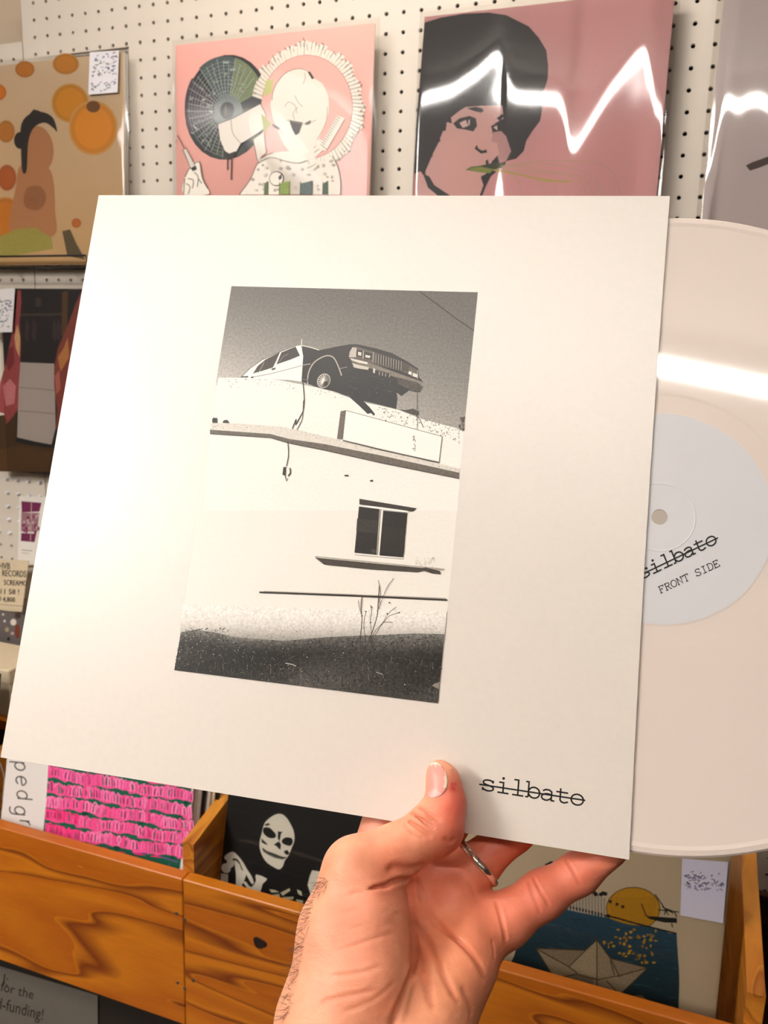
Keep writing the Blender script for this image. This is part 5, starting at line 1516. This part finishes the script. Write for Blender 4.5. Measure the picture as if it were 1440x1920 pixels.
for k in range(220):
    u = rs.random(); v_ = rs.random(); x = 300 + 690*u; y = 380 + u*115 + v_*420
    if x < 300 + (y-380)*-.2 and y > 470: continue
    p = B8((x, y))[0]; art.line([p, (p[0]+rs.uniform(5, 18), p[1]+rs.uniform(0, 4))], rs.uniform(.6, 1.3), rs.choice([(28,56,66),(54,92,108),(20,36,40),(40,72,84)]), new=(k == 0))
art.line(B8((440,358),(520,372),(600,392),(700,412),(800,440),(1000,490)), 3.0, (20, 22, 26), smooth=4)
for k in range(22): x = 450+rs.uniform(0, 220); art.ell(*B8((x, 352+(x-440)*.23))[0], 5, 3.2, (18, 18, 20), n=8, new=(k == 0))
for k in range(13):
    x = 465 + k*15; y1 = 350+(k*3); art.line(B8((x, y1-70-8*(k % 3)), (x, y1+25)), 2.6, (176, 166, 150), new=(k == 0))
for k in range(13):
    x = 472 + k*15; y1 = 350+(k*3); art.line(B8((x, y1-70-8*(k % 3)), (x, y1+22)), 1.0, (60, 54, 48), new=(k == 0))
for x, y in ((385,155),(395,150),(375,160),(600,265),(585,275),(600,290),(610,300),(570,285),(645,295),(635,300),(655,298),(560,270)): art.ell(*B8((x, y))[0], 4.5, 3.8, (18, 17, 18), n=9)
for st in [[(830,345),(850,400),(875,415),(990,420)], [(895,300),(930,350),(960,400)], [(910,375),(1010,385)], [(930,360),(985,392)], [(975,440),(980,460)], [(940,400),(950,370),(990,385),(1000,410)]]: art.line(B8(*st), 2.0, (16, 15, 16))
art.poly(B8((850,405),(905,408),(960,412),(1000,415),(1002,438),(940,436),(870,420)), (16, 15, 16))
for x, y in ((680,335),(712,348),(740,360)): art.ell(*B8((x, y))[0], 3.2, 3.4, (50, 34, 14), n=8)
for k in range(70):
    x = rs.uniform(640, 900); y = rs.uniform(470, 630)
    if y > 470 + (x-600)*.5 + 60 or (x < 700 and y < 505): continue
    art.ell(*B8((x, y))[0], rs.uniform(1.6, 4.2), rs.uniform(1.4, 3.4), rs.choice([(186,136,30),(160,116,26),(196,150,44)]), n=6, new=(k == 0))
BO = (150, 132, 104)
art.poly(B8((400,705),(480,745),(600,775),(730,790),(600,800),(440,740)), (14, 16, 16))
art.poly(B8((320,560),(560,570),(615,520),(680,608),(860,655),(725,785),(590,765),(410,705)), BO, .35)
art.poly(B8((320,560),(550,572),(480,650)), (136,118,92), .35); art.poly(B8((680,608),(860,655),(725,700)), (140,122,96), .35); art.poly(B8((480,650),(615,520),(615,705)), (162,144,114), .35); art.poly(B8((410,705),(520,680),(600,710),(590,765)), (128,112,86), .35)
for st in [[(320,560),(560,570),(615,520),(680,608),(860,655),(725,785),(590,765),(410,705),(320,560)], [(320,560),(480,650),(520,680)], [(480,650),(560,570)], [(615,520),(615,775)], [(520,685),(620,712),(730,690),(860,655)], [(410,705),(520,685)], [(680,608),(725,700)], [(660,715),(725,785)], [(680,620),(700,690)]]: art.line(B8(*st), 2.0, (70, 58, 40))
art.poly(B8((780,790),(830,785),(880,830),(980,840),(940,880),(850,860),(800,830)), (120, 98, 64), .4); art.line(B8((780,790),(850,850),(940,880),(985,840)), 1.2, (60,48,34))
art.build('cover_print', MATS['print_cover'], root)
sticker(root, art, E4((220, 150), (705, 190), (650, 832), (200, 750)), (196, 192, 208), [(.22, .52, 60)], 12, (90, 86, 104))
film(root, w, w, .0035, 61, .0005, .0009)
# blue cover in the next bay on the right
q = at_y(1410, 1640, -.2)
root, art = cover('blue and black record cover just showing at the right border', .70 + .1575, -.30, .66, 12, .315, mat='black_card')
art.grid([(-.1575, .315), (.1575, .315), (.1575, 0), (-.1575, 0)], lambda u, v: (22, 40, 66), 1, 1, .7, local=True)
art.build('cover_print', MATS['print_cover'], root)
